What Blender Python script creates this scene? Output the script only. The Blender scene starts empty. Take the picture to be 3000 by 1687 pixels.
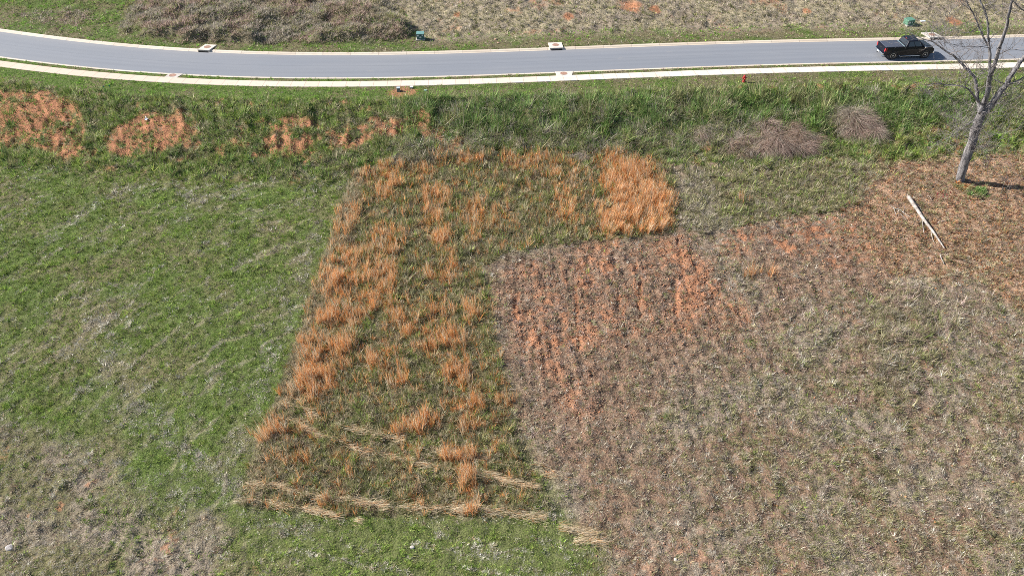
import bpy, bmesh, math, random
import numpy as np
from mathutils import Vector, Matrix

R = math.radians
scene = bpy.context.scene
COL = scene.collection

# ------------------------------------------------------------------ camera
H = 34.6                       # height of the camera above the pavement
PITCH = R(40.0)
FPX = 2333.0                   # focal length for a 3000 wide frame (28 mm on 36 mm)
cam_data = bpy.data.cameras.new("camera")
cam_data.lens = 28.0
cam_data.sensor_width = 36.0
cam_data.clip_end = 6000
cam = bpy.data.objects.new("camera", cam_data)
COL.objects.link(cam)
cam.location = (0, 0, H)
cam.rotation_euler = (R(90) - PITCH, 0, 0)
scene.camera = cam

# ------------------------------------------------------------------ light
SUN_EL = R(33.0)
SUN_AZ = R(-13.0)              # heading the light travels in, from +X
w = bpy.data.worlds.new("World")
scene.world = w
w.use_nodes = True
nt = w.node_tree
sky = nt.nodes.new("ShaderNodeTexSky")
sky.sky_type = 'NISHITA'
sky.sun_disc = False
sky.sun_elevation = SUN_EL
sky.sun_rotation = math.atan2(-math.cos(SUN_AZ), -math.sin(SUN_AZ))
sky.air_density = 1.0
sky.dust_density = 0.7
nt.links.new(sky.outputs[0], nt.nodes["Background"].inputs[0])
nt.nodes["Background"].inputs[1].default_value = 0.07
sd = bpy.data.lights.new("sun", 'SUN')
sd.energy = 4.9
sd.angle = R(0.5)
sd.color = (1.0, 0.955, 0.89)
sun = bpy.data.objects.new("sun", sd)
COL.objects.link(sun)
tv = Vector((math.cos(SUN_AZ) * math.cos(SUN_EL), math.sin(SUN_AZ) * math.cos(SUN_EL), -math.sin(SUN_EL)))
sun.rotation_euler = tv.to_track_quat('-Z', 'Y').to_euler()
sun.location = (-40, 60, 60)
vs = scene.view_settings
vs.view_transform = 'Standard'
vs.look = 'None'
vs.exposure = 1.05
vs.gamma = 1.0
scene.cycles.use_denoising = False
scene.cycles.diffuse_bounces = 2
scene.cycles.glossy_bounces = 2
scene.cycles.transmission_bounces = 2
scene.cycles.max_bounces = 4
scene.cycles.filter_width = 0.9
scene.cycles.sample_clamp_indirect = 4.0

# ------------------------------------------------------------------ noise
_rt = np.random.RandomState(7).rand(256, 256).astype(np.float32)


def vnoise(x, y, seed=0):
    x = np.asarray(x, np.float64) + seed * 17.37
    y = np.asarray(y, np.float64) + seed * 9.71
    xi = np.floor(x); yi = np.floor(y)
    fx = x - xi; fy = y - yi
    fx = fx * fx * (3 - 2 * fx); fy = fy * fy * (3 - 2 * fy)
    a = xi.astype(np.int64); b = yi.astype(np.int64)
    a0 = a & 255; a1 = (a + 1) & 255; b0 = b & 255; b1 = (b + 1) & 255
    return (_rt[a0, b0] * (1 - fx) + _rt[a1, b0] * fx) * (1 - fy) + (_rt[a0, b1] * (1 - fx) + _rt[a1, b1] * fx) * fy


def fbm(x, y, scale, seed=0, octv=3):
    """0..1, 'scale' is the size of the largest blotch in metres"""
    s = 0; a = 0.5; t = 0; f = 1.0 / scale
    c, sn = math.cos(0.6), math.sin(0.6)
    for k in range(octv):
        s = s + a * vnoise(x * f, y * f, seed + k * 5)
        t += a; a *= 0.55; f *= 2.03
        x, y = x * c - y * sn, x * sn + y * c
    return s / t


def cellr(x, y, size, seed=0, warp=.5):
    """one random number per ragged clump of the given size"""
    wx = x / size + (vnoise(x / size * 1.3, y / size * 1.3, seed + 2) - .5) * 2 * warp
    wy = y / size + (vnoise(x / size * 1.3, y / size * 1.3, seed + 9) - .5) * 2 * warp
    a = np.floor(wx).astype(np.int64) + seed * 37; b = np.floor(wy).astype(np.int64) + seed * 53
    h = (a * 374761393 + b * 668265263) & 0xffffffff
    h = ((h ^ (h >> 13)) * 1274126177) & 0xffffffff
    return ((h ^ (h >> 16)) & 0xffff) / 65536.0


def sstep(a, b, v):
    t = np.clip((v - a) / (b - a), 0, 1)
    return t * t * (3 - 2 * t)


# ------------------------------------------------------------------ road line and terrain
RC = [4.791117300789184e-09, 1.231693963183937e-07, -4.439469312707728e-05, 0.0010224919322517649, 0.08217346982684377, 74.37749203139926]
RD = np.polyder(RC)
X0, X1 = -56.0, 56.0


def road_y(x):
    x = np.asarray(x, float)
    xc = np.clip(x, X0, X1)
    return np.polyval(RC, xc) + (x - xc) * np.polyval(RD, xc)


def road_slope(x):
    return np.polyval(RD, np.clip(np.asarray(x, float), X0, X1))


def off(x, y):
    """signed distance from the near edge of the asphalt, positive away from the camera"""
    return (np.asarray(y, float) - road_y(x)) / np.sqrt(1 + road_slope(x) ** 2)


def macro_z(x, y):
    o = off(x, y)
    bank = -1.9 * sstep(-4.6, -15.5, o)
    field = -0.012 * np.clip(-o - 15, 0, 60)
    far = 0.06 * np.clip(o - 9.5, 0, 200) * sstep(9.5, 14, o)
    return bank + field + far


def PW(px, py, z=None):
    """point of the terrain that a place in the survey photograph (3000 px wide) belongs to"""
    px = np.asarray(px, float); py = np.asarray(py, float)
    u = 843.5 - py
    dx = px - 1500
    dy = math.cos(PITCH) * FPX + math.sin(PITCH) * u
    dz = -math.sin(PITCH) * FPX + math.cos(PITCH) * u
    zz = np.zeros_like(px) if z is None else np.full_like(px, z)
    for _ in range(1 if z is not None else 12):
        t = (zz - H) / dz
        X = dx * t; Y = dy * t
        if z is None:
            zz = 0.5 * zz + 0.5 * macro_z(X, Y)
    return X, Y, zz


K = 3000.0 / 2576.0


def poly(pts):
    a = np.array(pts, float) * K
    X, Y, _ = PW(a[:, 0], a[:, 1])
    return np.stack([X, Y], 1)


def seg_dist(x, y, P, closed):
    d = np.full(x.shape, 1e9)
    n = len(P)
    for i in range(n if closed else n - 1):
        a = P[i]; b = P[(i + 1) % n]
        e = b - a
        t = np.clip(((x - a[0]) * e[0] + (y - a[1]) * e[1]) / (e @ e + 1e-9), 0, 1)
        d = np.minimum(d, (x - a[0] - t * e[0]) ** 2 + (y - a[1] - t * e[1]) ** 2)
    return np.sqrt(d)


def inside(x, y, P):
    r = np.zeros(x.shape, bool)
    n = len(P)
    for i in range(n):
        a = P[i]; b = P[(i + 1) % n]
        c = ((a[1] > y) != (b[1] > y)) & (x < (b[0] - a[0]) * (y - a[1]) / (b[1] - a[1] + 1e-12) + a[0])
        r ^= c
    return r


def pmask(x, y, P, feather=0.6, warp=0.8, wscale=2.0, seed=0):
    lo = P.min(0) - 4; hi = P.max(0) + 4
    out = np.zeros(x.shape)
    s = (x > lo[0]) & (x < hi[0]) & (y > lo[1]) & (y < hi[1])
    if not s.any():
        return out
    xs = x[s]; ys = y[s]
    xs2 = xs + (fbm(xs, ys, wscale, seed + 3) - .5) * 2 * warp
    ys2 = ys + (fbm(xs, ys, wscale, seed + 11) - .5) * 2 * warp
    d = seg_dist(xs2, ys2, P, True)
    d = np.where(inside(xs2, ys2, P), d, -d)
    out[s] = sstep(-feather, feather, d)
    return out


def lmask(x, y, P, width, feather=0.2, warp=0.2, wscale=1.0, seed=0):
    lo = P.min(0) - 4; hi = P.max(0) + 4
    out = np.zeros(x.shape)
    s = (x > lo[0]) & (x < hi[0]) & (y > lo[1]) & (y < hi[1])
    if not s.any():
        return out
    xs = x[s]; ys = y[s]
    xs2 = xs + (fbm(xs, ys, wscale, seed + 3) - .5) * 2 * warp
    ys2 = ys + (fbm(xs, ys, wscale, seed + 11) - .5) * 2 * warp
    out[s] = 1 - sstep(width, width + feather, seg_dist(xs2, ys2, P, False))
    return out


# ------------------------------------------------------------------ where what grows (outlines in metres, read off the survey)
ZP = dict(
    tall=poly([(890, 432), (1000, 400), (1250, 384), (1560, 378), (1680, 400), (1702, 480), (1706, 560), (1694, 586), (1480, 606), (1290, 630),
               (1215, 670), (1240, 760), (1245, 830), (1270, 960), (1300, 1080), (1360, 1200), (1390, 1290), (1200, 1296), (860, 1300), (600, 1272),
               (620, 1195), (680, 1040), (740, 880), (800, 690), (850, 540)]),
    rough=poly([(1722, 430), (1850, 415), (2100, 360), (2240, 330), (2230, 430), (2150, 520), (1990, 548), (1830, 574), (1760, 588), (1715, 570)]),
    brownl=poly([(-300, 1030), (0, 1065), (120, 1090), (250, 1190), (330, 1260), (480, 1330), (640, 1370), (780, 1420), (840, 1600), (-300, 1700)]),
    greenb=poly([(560, 1290), (860, 1305), (1200, 1310), (1400, 1300), (1430, 1350), (1520, 1370), (1560, 1600), (820, 1600), (780, 1420), (640, 1370)]),
    right=poly([(1700, 395), (1860, 400), (2140, 330), (2240, 320), (3100, 300), (3200, 1700), (1540, 1700), (1520, 1370), (1430, 1340), (1400, 1290),
                (1360, 1200), (1310, 1080), (1275, 960), (1250, 830), (1240, 760), (1215, 670), (1290, 628), (1480, 604), (1694, 584), (1704, 560)]),
    clay=poly([(1250, 720), (1330, 650), (1560, 604), (1720, 592), (1800, 680), (1900, 800), (1760, 850), (1600, 850), (1470, 900), (1460, 1060),
               (1425, 1060), (1380, 930), (1262, 830)]),
    clay2=poly([(1830, 590), (2000, 550), (2140, 535), (2210, 560), (2230, 640), (2140, 680), (1960, 640), (1840, 650)]),
    clay3=poly([(1520, 1380), (1700, 1330), (2000, 1380), (2150, 1460), (2100, 1600), (1540, 1600)]),
    b1=poly([(-60, 240), (40, 228), (120, 232), (190, 254), (215, 300), (196, 345), (225, 392), (160, 402), (60, 362), (-60, 372)]),
    b2=poly([(290, 320), (360, 280), (450, 290), (490, 315), (470, 350), (400, 384), (330, 404), (262, 385)]),
    b3=poly([(600, 355), (720, 288), (850, 320), (960, 300), (1060, 275), (1090, 310), (980, 345), (870, 380), (740, 388), (640, 405)]),
    leafy=poly([(2130, 540), (2220, 440), (2200, 330), (2330, 330), (2580, 300), (2800, 300), (2900, 850), (2560, 780), (2450, 700), (2230, 690), (2150, 640)]),
    pink=poly([(2230, 330), (2330, 335), (2430, 400), (2700, 380), (2700, 470), (2400, 440), (2250, 400)]),
    brush=poly([(350, -60), (372, 20), (345, 55), (350, 90), (420, 96), (520, 100), (640, 112), (760, 108), (900, 106), (1010, 96), (1025, 55),
                (990, 35), (940, -60)]),
    brush2=poly([(300, 84), (330, 72), (372, 40), (400, -60), (360, -60), (340, 20), (310, 55)]),
    weedl=poly([(30, 30), (100, 22), (230, 30), (240, 52), (180, 66), (90, 60)]),
    farright=poly([(930, -60), (990, 35), (1060, 90), (1100, 105), (1500, 84), (2000, 72), (2576, 62), (3300, 50), (3300, -300), (930, -300)]),
    darkb=poly([(1020, 250), (1200, 240), (1700, 240), (2300, 232), (2620, 226), (2576, 300), (2300, 320), (1900, 330), (1500, 345), (1200, 330), (1030, 300)]),
    greyb=poly([(960, 400), (1000, 360), (1200, 345), (1500, 340), (1700, 330), (1900, 330), (1720, 400), (1540, 376), (1250, 384), (1050, 410)]),
    track=poly([(1704, 400), (1760, 392), (1800, 470), (1850, 600), (1900, 700), (1900, 800), (1800, 740), (1740, 600), (1716, 500)]),
    warm=poly([(1235, 660), (1330, 625), (1700, 585), (1900, 570), (2180, 530), (2280, 640), (2200, 720), (1980, 760), (1900, 900), (1680, 960), (1560, 1150), (1400, 1180), (1320, 1040), (1270, 860)]),
    darkr=poly([(2180, 780), (2260, 730), (2360, 760), (2350, 850), (2270, 900), (2290, 990), (2230, 1000), (2200, 900)]),
)
CLAY_RILLS = [poly(p) for p in (
    [(1706, 592), (1712, 660), (1730, 730)], [(1600, 660), (1612, 720), (1608, 800)], [(1448, 720), (1450, 800), (1462, 880)],
    [(1750, 670), (1800, 740), (1880, 810)], [(1695, 700), (1700, 800)], [(1340, 660), (1300, 700)], [(1300, 740), (1296, 800)], [(1560, 740), (1566, 790)])]
BANK_RILLS = [poly(p) for p in (
    [(165, 262), (176, 300), (150, 376)], [(100, 300), (98, 345)], [(215, 320), (190, 372)], [(128, 296), (110, 318)], [(60, 330), (30, 362)],
    [(394, 395), (404, 370)], [(240, 380), (222, 410)])]
SWATH = [(poly(p), wd, n) for p, wd, n in (
    ([(690, 1045), (740, 1062), (800, 1092)], .13, 900), ([(700, 1012), (760, 1030), (800, 1048)], .14, 450),
    ([(800, 1092), (900, 1130), (1050, 1170), (1150, 1182)], .14, 1100), ([(1150, 1182), (1240, 1200), (1345, 1228)], .15, 1100),
    ([(840, 1068), (930, 1088), (1010, 1108)], .22, 550), ([(1040, 1130), (1200, 1150), (1250, 1165), (1400, 1200)], .16, 600),
    ([(1070, 1145), (1150, 1150), (1215, 1156)], .15, 700), ([(1340, 1160), (1430, 1210)], .1, 140),
    ([(618, 1215), (700, 1225), (780, 1248)], .14, 800), ([(780, 1248), (880, 1262), (960, 1268)], .18, 700), ([(960, 1270), (1100, 1280), (1250, 1288), (1360, 1302)], .22, 900),
    ([(590, 1255), (700, 1270), (760, 1280), (850, 1302)], .13, 1100), ([(850, 1302), (900, 1312)], .12, 150), ([(1130, 1280), (1190, 1278), (1240, 1292)], .2, 500),
    ([(1400, 1320), (1500, 1345)], .2, 240), ([(1440, 1358), (1520, 1364)], .2, 220), ([(1300, 1290), (1370, 1300)], .2, 220))]
CURVE_LINE = poly([(2240, 708), (2330, 706), (2440, 680), (2576, 640), (2700, 600)])
EDGE_LINE = poly([(882, 440), (842, 545), (792, 690), (735, 880), (672, 1040), (612, 1195), (596, 1262)])
EDGE_IN = poly([(900, 440), (862, 560), (818, 690), (762, 880), (700, 1040), (640, 1195)])
OLD_LINE = poly([(800, 560), (752, 720), (700, 880), (660, 985), (610, 1110)])
SEED_LINES = [poly(p) for p in ([(230, 800), (290, 930), (420, 1060), (500, 1160), (600, 1240)], [(300, 470), (420, 470), (560, 530)], [(100, 620), (250, 500), (330, 470)],
                                [(700, 1010), (640, 1120), (560, 1180)], [(140, 920), (330, 720)], [(300, 1000), (480, 1190), (600, 1215)])]
BOT_LINES = [poly(p) for p in ([(640, 1330), (900, 1385), (1150, 1400), (1300, 1430)], [(560, 1290), (420, 1240), (300, 1190), (150, 1110)],
                               [(380, 1240), (520, 1340), (640, 1440)], [(900, 1400), (1250, 1415), (1500, 1440)])]
ORANGE = [(1600, 470, 75, 75, 1.3), (1645, 500, 50, 75, 1.2), (1640, 560, 55, 30, 1.2), (1580, 520, 60, 45, 1.1), (1560, 455, 50, 40, 1.1), (1540, 420, 40, 40, 1.0), (1560, 560, 60, 40, 1.0), (1180, 402, 45, 18, 1), (1100, 400, 25, 14, .6), (1330, 410, 60, 25, .6),
          (1420, 440, 40, 40, .5), (960, 460, 70, 50, .55), (1060, 440, 40, 20, .8), (1090, 520, 45, 55, .7), (1190, 540, 45, 35, .8), (1110, 606, 26, 18, 1.2), (1250, 550, 60, 30, .4),
          (1430, 520, 50, 50, .6), (1190, 600, 20, 12, .6), (870, 560, 40, 60, .5), (860, 700, 60, 70, .9), (960, 640, 60, 60, .6), (960, 700, 50, 50, .8), (1120, 690, 45, 30, .9),
          (940, 750, 45, 40, .8), (850, 800, 80, 26, 1.1), (1050, 800, 80, 50, .5), (1190, 790, 30, 30, .6), (1110, 860, 70, 45, .9), (820, 890, 80, 50, .7), (790, 970, 65, 50, 1.2),
          (960, 900, 60, 40, .5), (1160, 950, 55, 40, .8), (1000, 950, 30, 30, .6), (1170, 1025, 60, 22, .9), (1060, 1065, 55, 26, .8), (1180, 1065, 26, 40, .8), (1275, 1005, 35, 14, .6),
          (700, 1090, 70, 24, 1.0), (750, 1160, 40, 16, .6), (730, 1200, 20, 14, .4), (1150, 1150, 60, 16, 1.2), (1180, 1215, 26, 34, 1.2), (1130, 1225, 14, 20, .5), (822, 1265, 12, 10, 1.2),
          (1300, 1160, 20, 14, .6), (1870, 500, 14, 18, .9), (1890, 690, 30, 10, .5), (1940, 690, 30, 14, .6), (1180, 1290, 30, 12, .9), (1000, 1080, 20, 14, .6)]
_o = np.array(ORANGE)
_ox, _oy, _ = PW(_o[:, 0] * K, _o[:, 1] * K)
_ox2, _, _ = PW((_o[:, 0] + _o[:, 2]) * K, _o[:, 1] * K)
_, _oy2, _ = PW(_o[:, 0] * K, (_o[:, 1] - _o[:, 3]) * K)
ORW = list(zip(_ox, _oy, np.abs(_ox2 - _ox), np.abs(_oy2 - _oy), _o[:, 4]))


def PX(px, py):
    a, b, c = PW([px * K], [py * K])
    return float(a[0]), float(b[0]), float(c[0])


ARC = PX(1250, 1350)
TREE = PW([2809.], [530.])
TREE = (float(TREE[0][0]), float(TREE[1][0]))


def zones(x, y):
    Z = {}
    o = off(x, y)
    Z['o'] = o
    for k, P in ZP.items():
        f, wp, ws = .5, .5, 1.6
        if k in ('tall', 'rough'):
            f, wp, ws = .18, .18, 1.2
        if k in ('brownl', 'right', 'darkb', 'greyb', 'leafy', 'pink', 'farright', 'track', 'warm'):
            f, wp, ws = 1.3, 1.2, 3.0
        if k in ('clay', 'clay2', 'clay3', 'darkr'):
            f, wp, ws = 1.5, 1.6, 2.2
        if k == 'warm':
            f, wp, ws = 2.6, 2.2, 3.5
        if k == 'clay3':
            f, wp, ws = 2.2, 2.0, 3.0
        if k == 'brush':
            f, wp, ws = 1.1, 1.6, 2.5
        Z[k] = pmask(x, y, P, f, wp, ws, seed=len(k) + ord(k[0]))
    Z['right'] = np.maximum(Z['right'], ((y < 15) & (x > 3)).astype(float))
    wob = (fbm(x, y, 1.5, 31) - .5) * 1.6
    Z['bank'] = sstep(-4.5, -5.1, o + wob * .7) * (1 - sstep(-14.8, -16.4, o + wob * 2))
    Z['bank'] *= (1 - Z['tall'])
    Z['verge'] = sstep(-5.1, -4.5, o + wob * .7) * (o < 0)
    Z['far'] = (o > 5.5).astype(float)
    Z['farverge'] = Z['far'] * (1 - sstep(8.5, 10.5, o + wob))
    Z['rill'] = np.zeros_like(x)
    for i, P in enumerate(CLAY_RILLS):
        Z['rill'] = np.maximum(Z['rill'], lmask(x, y, P, .05, .16, .3, 1.2, i))
    for i, P in enumerate(BANK_RILLS):
        Z['rill'] = np.maximum(Z['rill'], 1.5 * lmask(x, y, P, .06, .28, .3, 1.2, i))
    r = np.hypot(x - ARC[0], y - ARC[1]); th = np.arctan2(y - ARC[1], x - ARC[0])
    r = r + (fbm(x, y, 3, 40) - .5) * 2.0
    Z['arc'] = .72 * fbm(r * 2.6, th * 5.0, 1.0, 41, 4) + .28 * fbm(x, y, .8, 42, 2)
    Z['rows'] = fbm(x * 2.9 + y * .25, y * .30, 1.0, 43, 3)
    Z['rowsb'] = fbm(x * .35, y * 2.6 + x * .5, 1.0, 44, 3)
    return Z


def orange_density(x, y):
    d = np.zeros(x.shape)
    for cx, cy, rx, ry, a in ORW:
        q = ((x - cx) / rx) ** 2 + ((y - cy) / ry) ** 2
        d = np.maximum(d, a * (1 - sstep(.25, 1.5, q)))
    return d


def micro_z(x, y, Z):
    amp = .025 + .03 * Z['right'] + .10 * Z['bank'] + .02 * Z['brownl'] + .05 * Z['far']
    amp = amp * np.where((Z['verge'] > .5) | (Z['farverge'] > .5), .3, 1)
    amp = np.where((Z['o'] > -2.3) & (Z['o'] < 6.2), .0, amp)
    z = amp * (fbm(x, y, 1.1, 51, 3) - .5) * 2
    lump = .13 + .10 * Z['right'] + .25 * Z['darkr'] + .10 * Z['tall'] + .12 * Z['brownl'] + .30 * Z['bank'] * (1 - .5 * np.maximum(Z['b1'], Z['b2'])) + .10 * Z['farright'] + .08 * Z['far']
    lump = np.where((Z['verge'] > .5) | (Z['farverge'] > .5), .06, lump)
    fw = 1 + .35 * sstep(60, 85, y)
    z += lump * (fbm(x / fw, y / fw, .62, 53, 2) - .5) * 2 * .62 * (amp > 0)
    z += (.020 + .05 * np.maximum(Z['clay'], .6 * Z['clay2']) + .05 * np.maximum(Z['b1'], np.maximum(Z['b2'], Z['b3']))) * (fbm(x, y, .35, 57, 2) - .5) * 2 * (amp > 0)
    z += Z['right'] * (.03 + .15 * Z['warm']) * (Z['rows'] - .5)
    b = np.maximum(Z['brush'], Z['brush2'] * .7)
    z += b ** 2 * (.10 + .95 * sstep(.2, .8, fbm(x, y, 3.0, 61, 3))) + b * .5 * (fbm(x, y, .9, 63, 2) - .5)
    z += Z['darkb'] * Z['bank'] * .75 * (fbm(x, y, 1.9, 65, 3) - .4)
    z += Z['greyb'] * .6 * (fbm(x, y, 1.6, 67, 3) - .4)
    z += Z['farright'] * .12 * (fbm(x, y * 1.4, 1.5, 68, 3) - .45) * (1 - Z['farverge'])
    z -= Z['rill'] * .11 * sstep(.3, .6, fbm(x, y, .7, 59, 2))
    z += .62 * Z['darkr'] * (fbm(x * 1.4, y * .8, 1.0, 69) - .45)
    z += .02 * Z['clay3'] * np.sin((x + y * .3) * 40) * (fbm(x, y, 2.0, 77) > .5)
    return z


def ground_z(x, y, Z=None):
    if Z is None:
        Z = zones(x, y)
    return macro_z(x, y) + micro_z(x, y, Z)


def gz(x, y):
    return float(ground_z(np.array([x], float), np.array([y], float))[0])


# ------------------------------------------------------------------ materials
def new_mat(name):
    m = bpy.data.materials.new(name)
    m.use_nodes = True
    return m, m.node_tree, m.node_tree.nodes["Principled BSDF"]


def mat(name, col, rough=.6, metal=0.0, bump=0.0, bscale=20, var=0.0, vscale=4, spec=None, coat=0.0):
    m, t, b = new_mat(name)
    b.inputs['Base Color'].default_value = (*col, 1)
    b.inputs['Roughness'].default_value = rough
    b.inputs['Metallic'].default_value = metal
    if spec is not None:
        b.inputs['Specular IOR Level'].default_value = spec
    if coat:
        b.inputs['Coat Weight'].default_value = coat
        b.inputs['Coat Roughness'].default_value = .05
    tc = t.nodes.new("ShaderNodeTexCoord")
    if var:
        n = t.nodes.new("ShaderNodeTexNoise"); n.inputs['Scale'].default_value = vscale; n.inputs['Detail'].default_value = 5
        t.links.new(tc.outputs['Object'], n.inputs['Vector'])
        r = t.nodes.new("ShaderNodeMapRange")
        r.inputs[1].default_value = .3; r.inputs[2].default_value = .7
        r.inputs[3].default_value = 1 - var; r.inputs[4].default_value = 1 + var
        t.links.new(n.outputs[0], r.inputs[0])
        mx = t.nodes.new("ShaderNodeVectorMath"); mx.operation = 'SCALE'
        mx.inputs[0].default_value = col
        t.links.new(r.outputs[0], mx.inputs['Scale'])
        t.links.new(mx.outputs[0], b.inputs['Base Color'])
    if bump:
        n2 = t.nodes.new("ShaderNodeTexNoise"); n2.inputs['Scale'].default_value = bscale; n2.inputs['Detail'].default_value = 4
        t.links.new(tc.outputs['Object'], n2.inputs['Vector'])
        bp = t.nodes.new("ShaderNodeBump"); bp.inputs['Strength'].default_value = bump; bp.inputs['Distance'].default_value = .02
        t.links.new(n2.outputs[0], bp.inputs['Height'])
        t.links.new(bp.outputs[0], b.inputs['Normal'])
    return m


def blade_mat(name, transl=.25):
    m, t, b = new_mat(name)
    a = t.nodes.new("ShaderNodeAttribute"); a.attribute_name = "Col"
    t.links.new(a.outputs['Color'], b.inputs['Base Color'])
    b.inputs['Roughness'].default_value = .8
    b.inputs['Specular IOR Level'].default_value = .25
    tr = t.nodes.new("ShaderNodeBsdfTranslucent")
    t.links.new(a.outputs['Color'], tr.inputs['Color'])
    mx = t.nodes.new("ShaderNodeMixShader"); mx.inputs[0].default_value = transl
    t.links.new(b.outputs[0], mx.inputs[1]); t.links.new(tr.outputs[0], mx.inputs[2])
    t.links.new(mx.outputs[0], t.nodes["Material Output"].inputs[0])
    return m


def ground_mat():
    m, t, b = new_mat("ground_soil_and_thatch")
    a = t.nodes.new("ShaderNodeAttribute"); a.attribute_name = "Col"
    tc = t.nodes.new("ShaderNodeTexCoord")
    prev = a.outputs['Color']
    for sc, lo, hi, det in ((14.0, .62, 1.38, 4), (2.2, .85, 1.15, 3)):
        n = t.nodes.new("ShaderNodeTexNoise"); n.inputs['Scale'].default_value = sc; n.inputs['Detail'].default_value = det
        t.links.new(tc.outputs['Object'], n.inputs['Vector'])
        r = t.nodes.new("ShaderNodeMapRange")
        r.inputs[1].default_value = .32; r.inputs[2].default_value = .68; r.inputs[3].default_value = lo; r.inputs[4].default_value = hi
        t.links.new(n.outputs[0], r.inputs[0])
        mx = t.nodes.new("ShaderNodeVectorMath"); mx.operation = 'SCALE'
        t.links.new(prev, mx.inputs[0]); t.links.new(r.outputs[0], mx.inputs['Scale'])
        prev = mx.outputs[0]
    t.links.new(prev, b.inputs['Base Color'])
    b.inputs['Roughness'].default_value = .95
    b.inputs['Specular IOR Level'].default_value = .1
    n2 = t.nodes.new("ShaderNodeTexNoise"); n2.inputs['Scale'].default_value = 9; n2.inputs['Detail'].default_value = 5
    t.links.new(tc.outputs['Object'], n2.inputs['Vector'])
    bp = t.nodes.new("ShaderNodeBump"); bp.inputs['Strength'].default_value = .9; bp.inputs['Distance'].default_value = .09
    t.links.new(n2.outputs[0], bp.inputs['Height']); t.links.new(bp.outputs[0], b.inputs['Normal'])
    return m


# ------------------------------------------------------------------ mesh helpers
def tag(o, label=None, cat=None, group=None, kind=None):
    if label: o["label"] = label
    if cat: o["category"] = cat
    if group: o["group"] = group
    if kind: o["kind"] = kind
    return o


def fast_mesh(name, V, F, material, colors=None, smooth=False):
    """V (n,3), F (m,k) arrays of equal-sided faces"""
    me = bpy.data.meshes.new(name)
    k = F.shape[1]
    me.vertices.add(len(V)); me.vertices.foreach_set("co", V.astype(np.float32).ravel())
    me.loops.add(F.size); me.loops.foreach_set("vertex_index", F.astype(np.int32).ravel())
    me.polygons.add(len(F))
    me.polygons.foreach_set("loop_start", np.arange(0, F.size, k, dtype=np.int32))
    me.polygons.foreach_set("loop_total", np.full(len(F), k, np.int32))
    if smooth:
        me.polygons.foreach_set("use_smooth", np.ones(len(F), bool))
    me.update(calc_edges=True)
    if colors is not None:
        ca = me.color_attributes.new("Col", 'FLOAT_COLOR', 'POINT')
        c4 = np.ones((len(V), 4), np.float32); c4[:, :3] = colors
        ca.data.foreach_set("color", c4.ravel())
    me.materials.append(material)
    ob = bpy.data.objects.new(name, me)
    COL.objects.link(ob)
    return ob


def empty(name, loc, rz=0.0):
    o = bpy.data.objects.new(name, None)
    COL.objects.link(o)
    o.location = loc
    o.rotation_euler = (0, 0, rz)
    o.empty_display_size = .2
    return o


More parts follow.
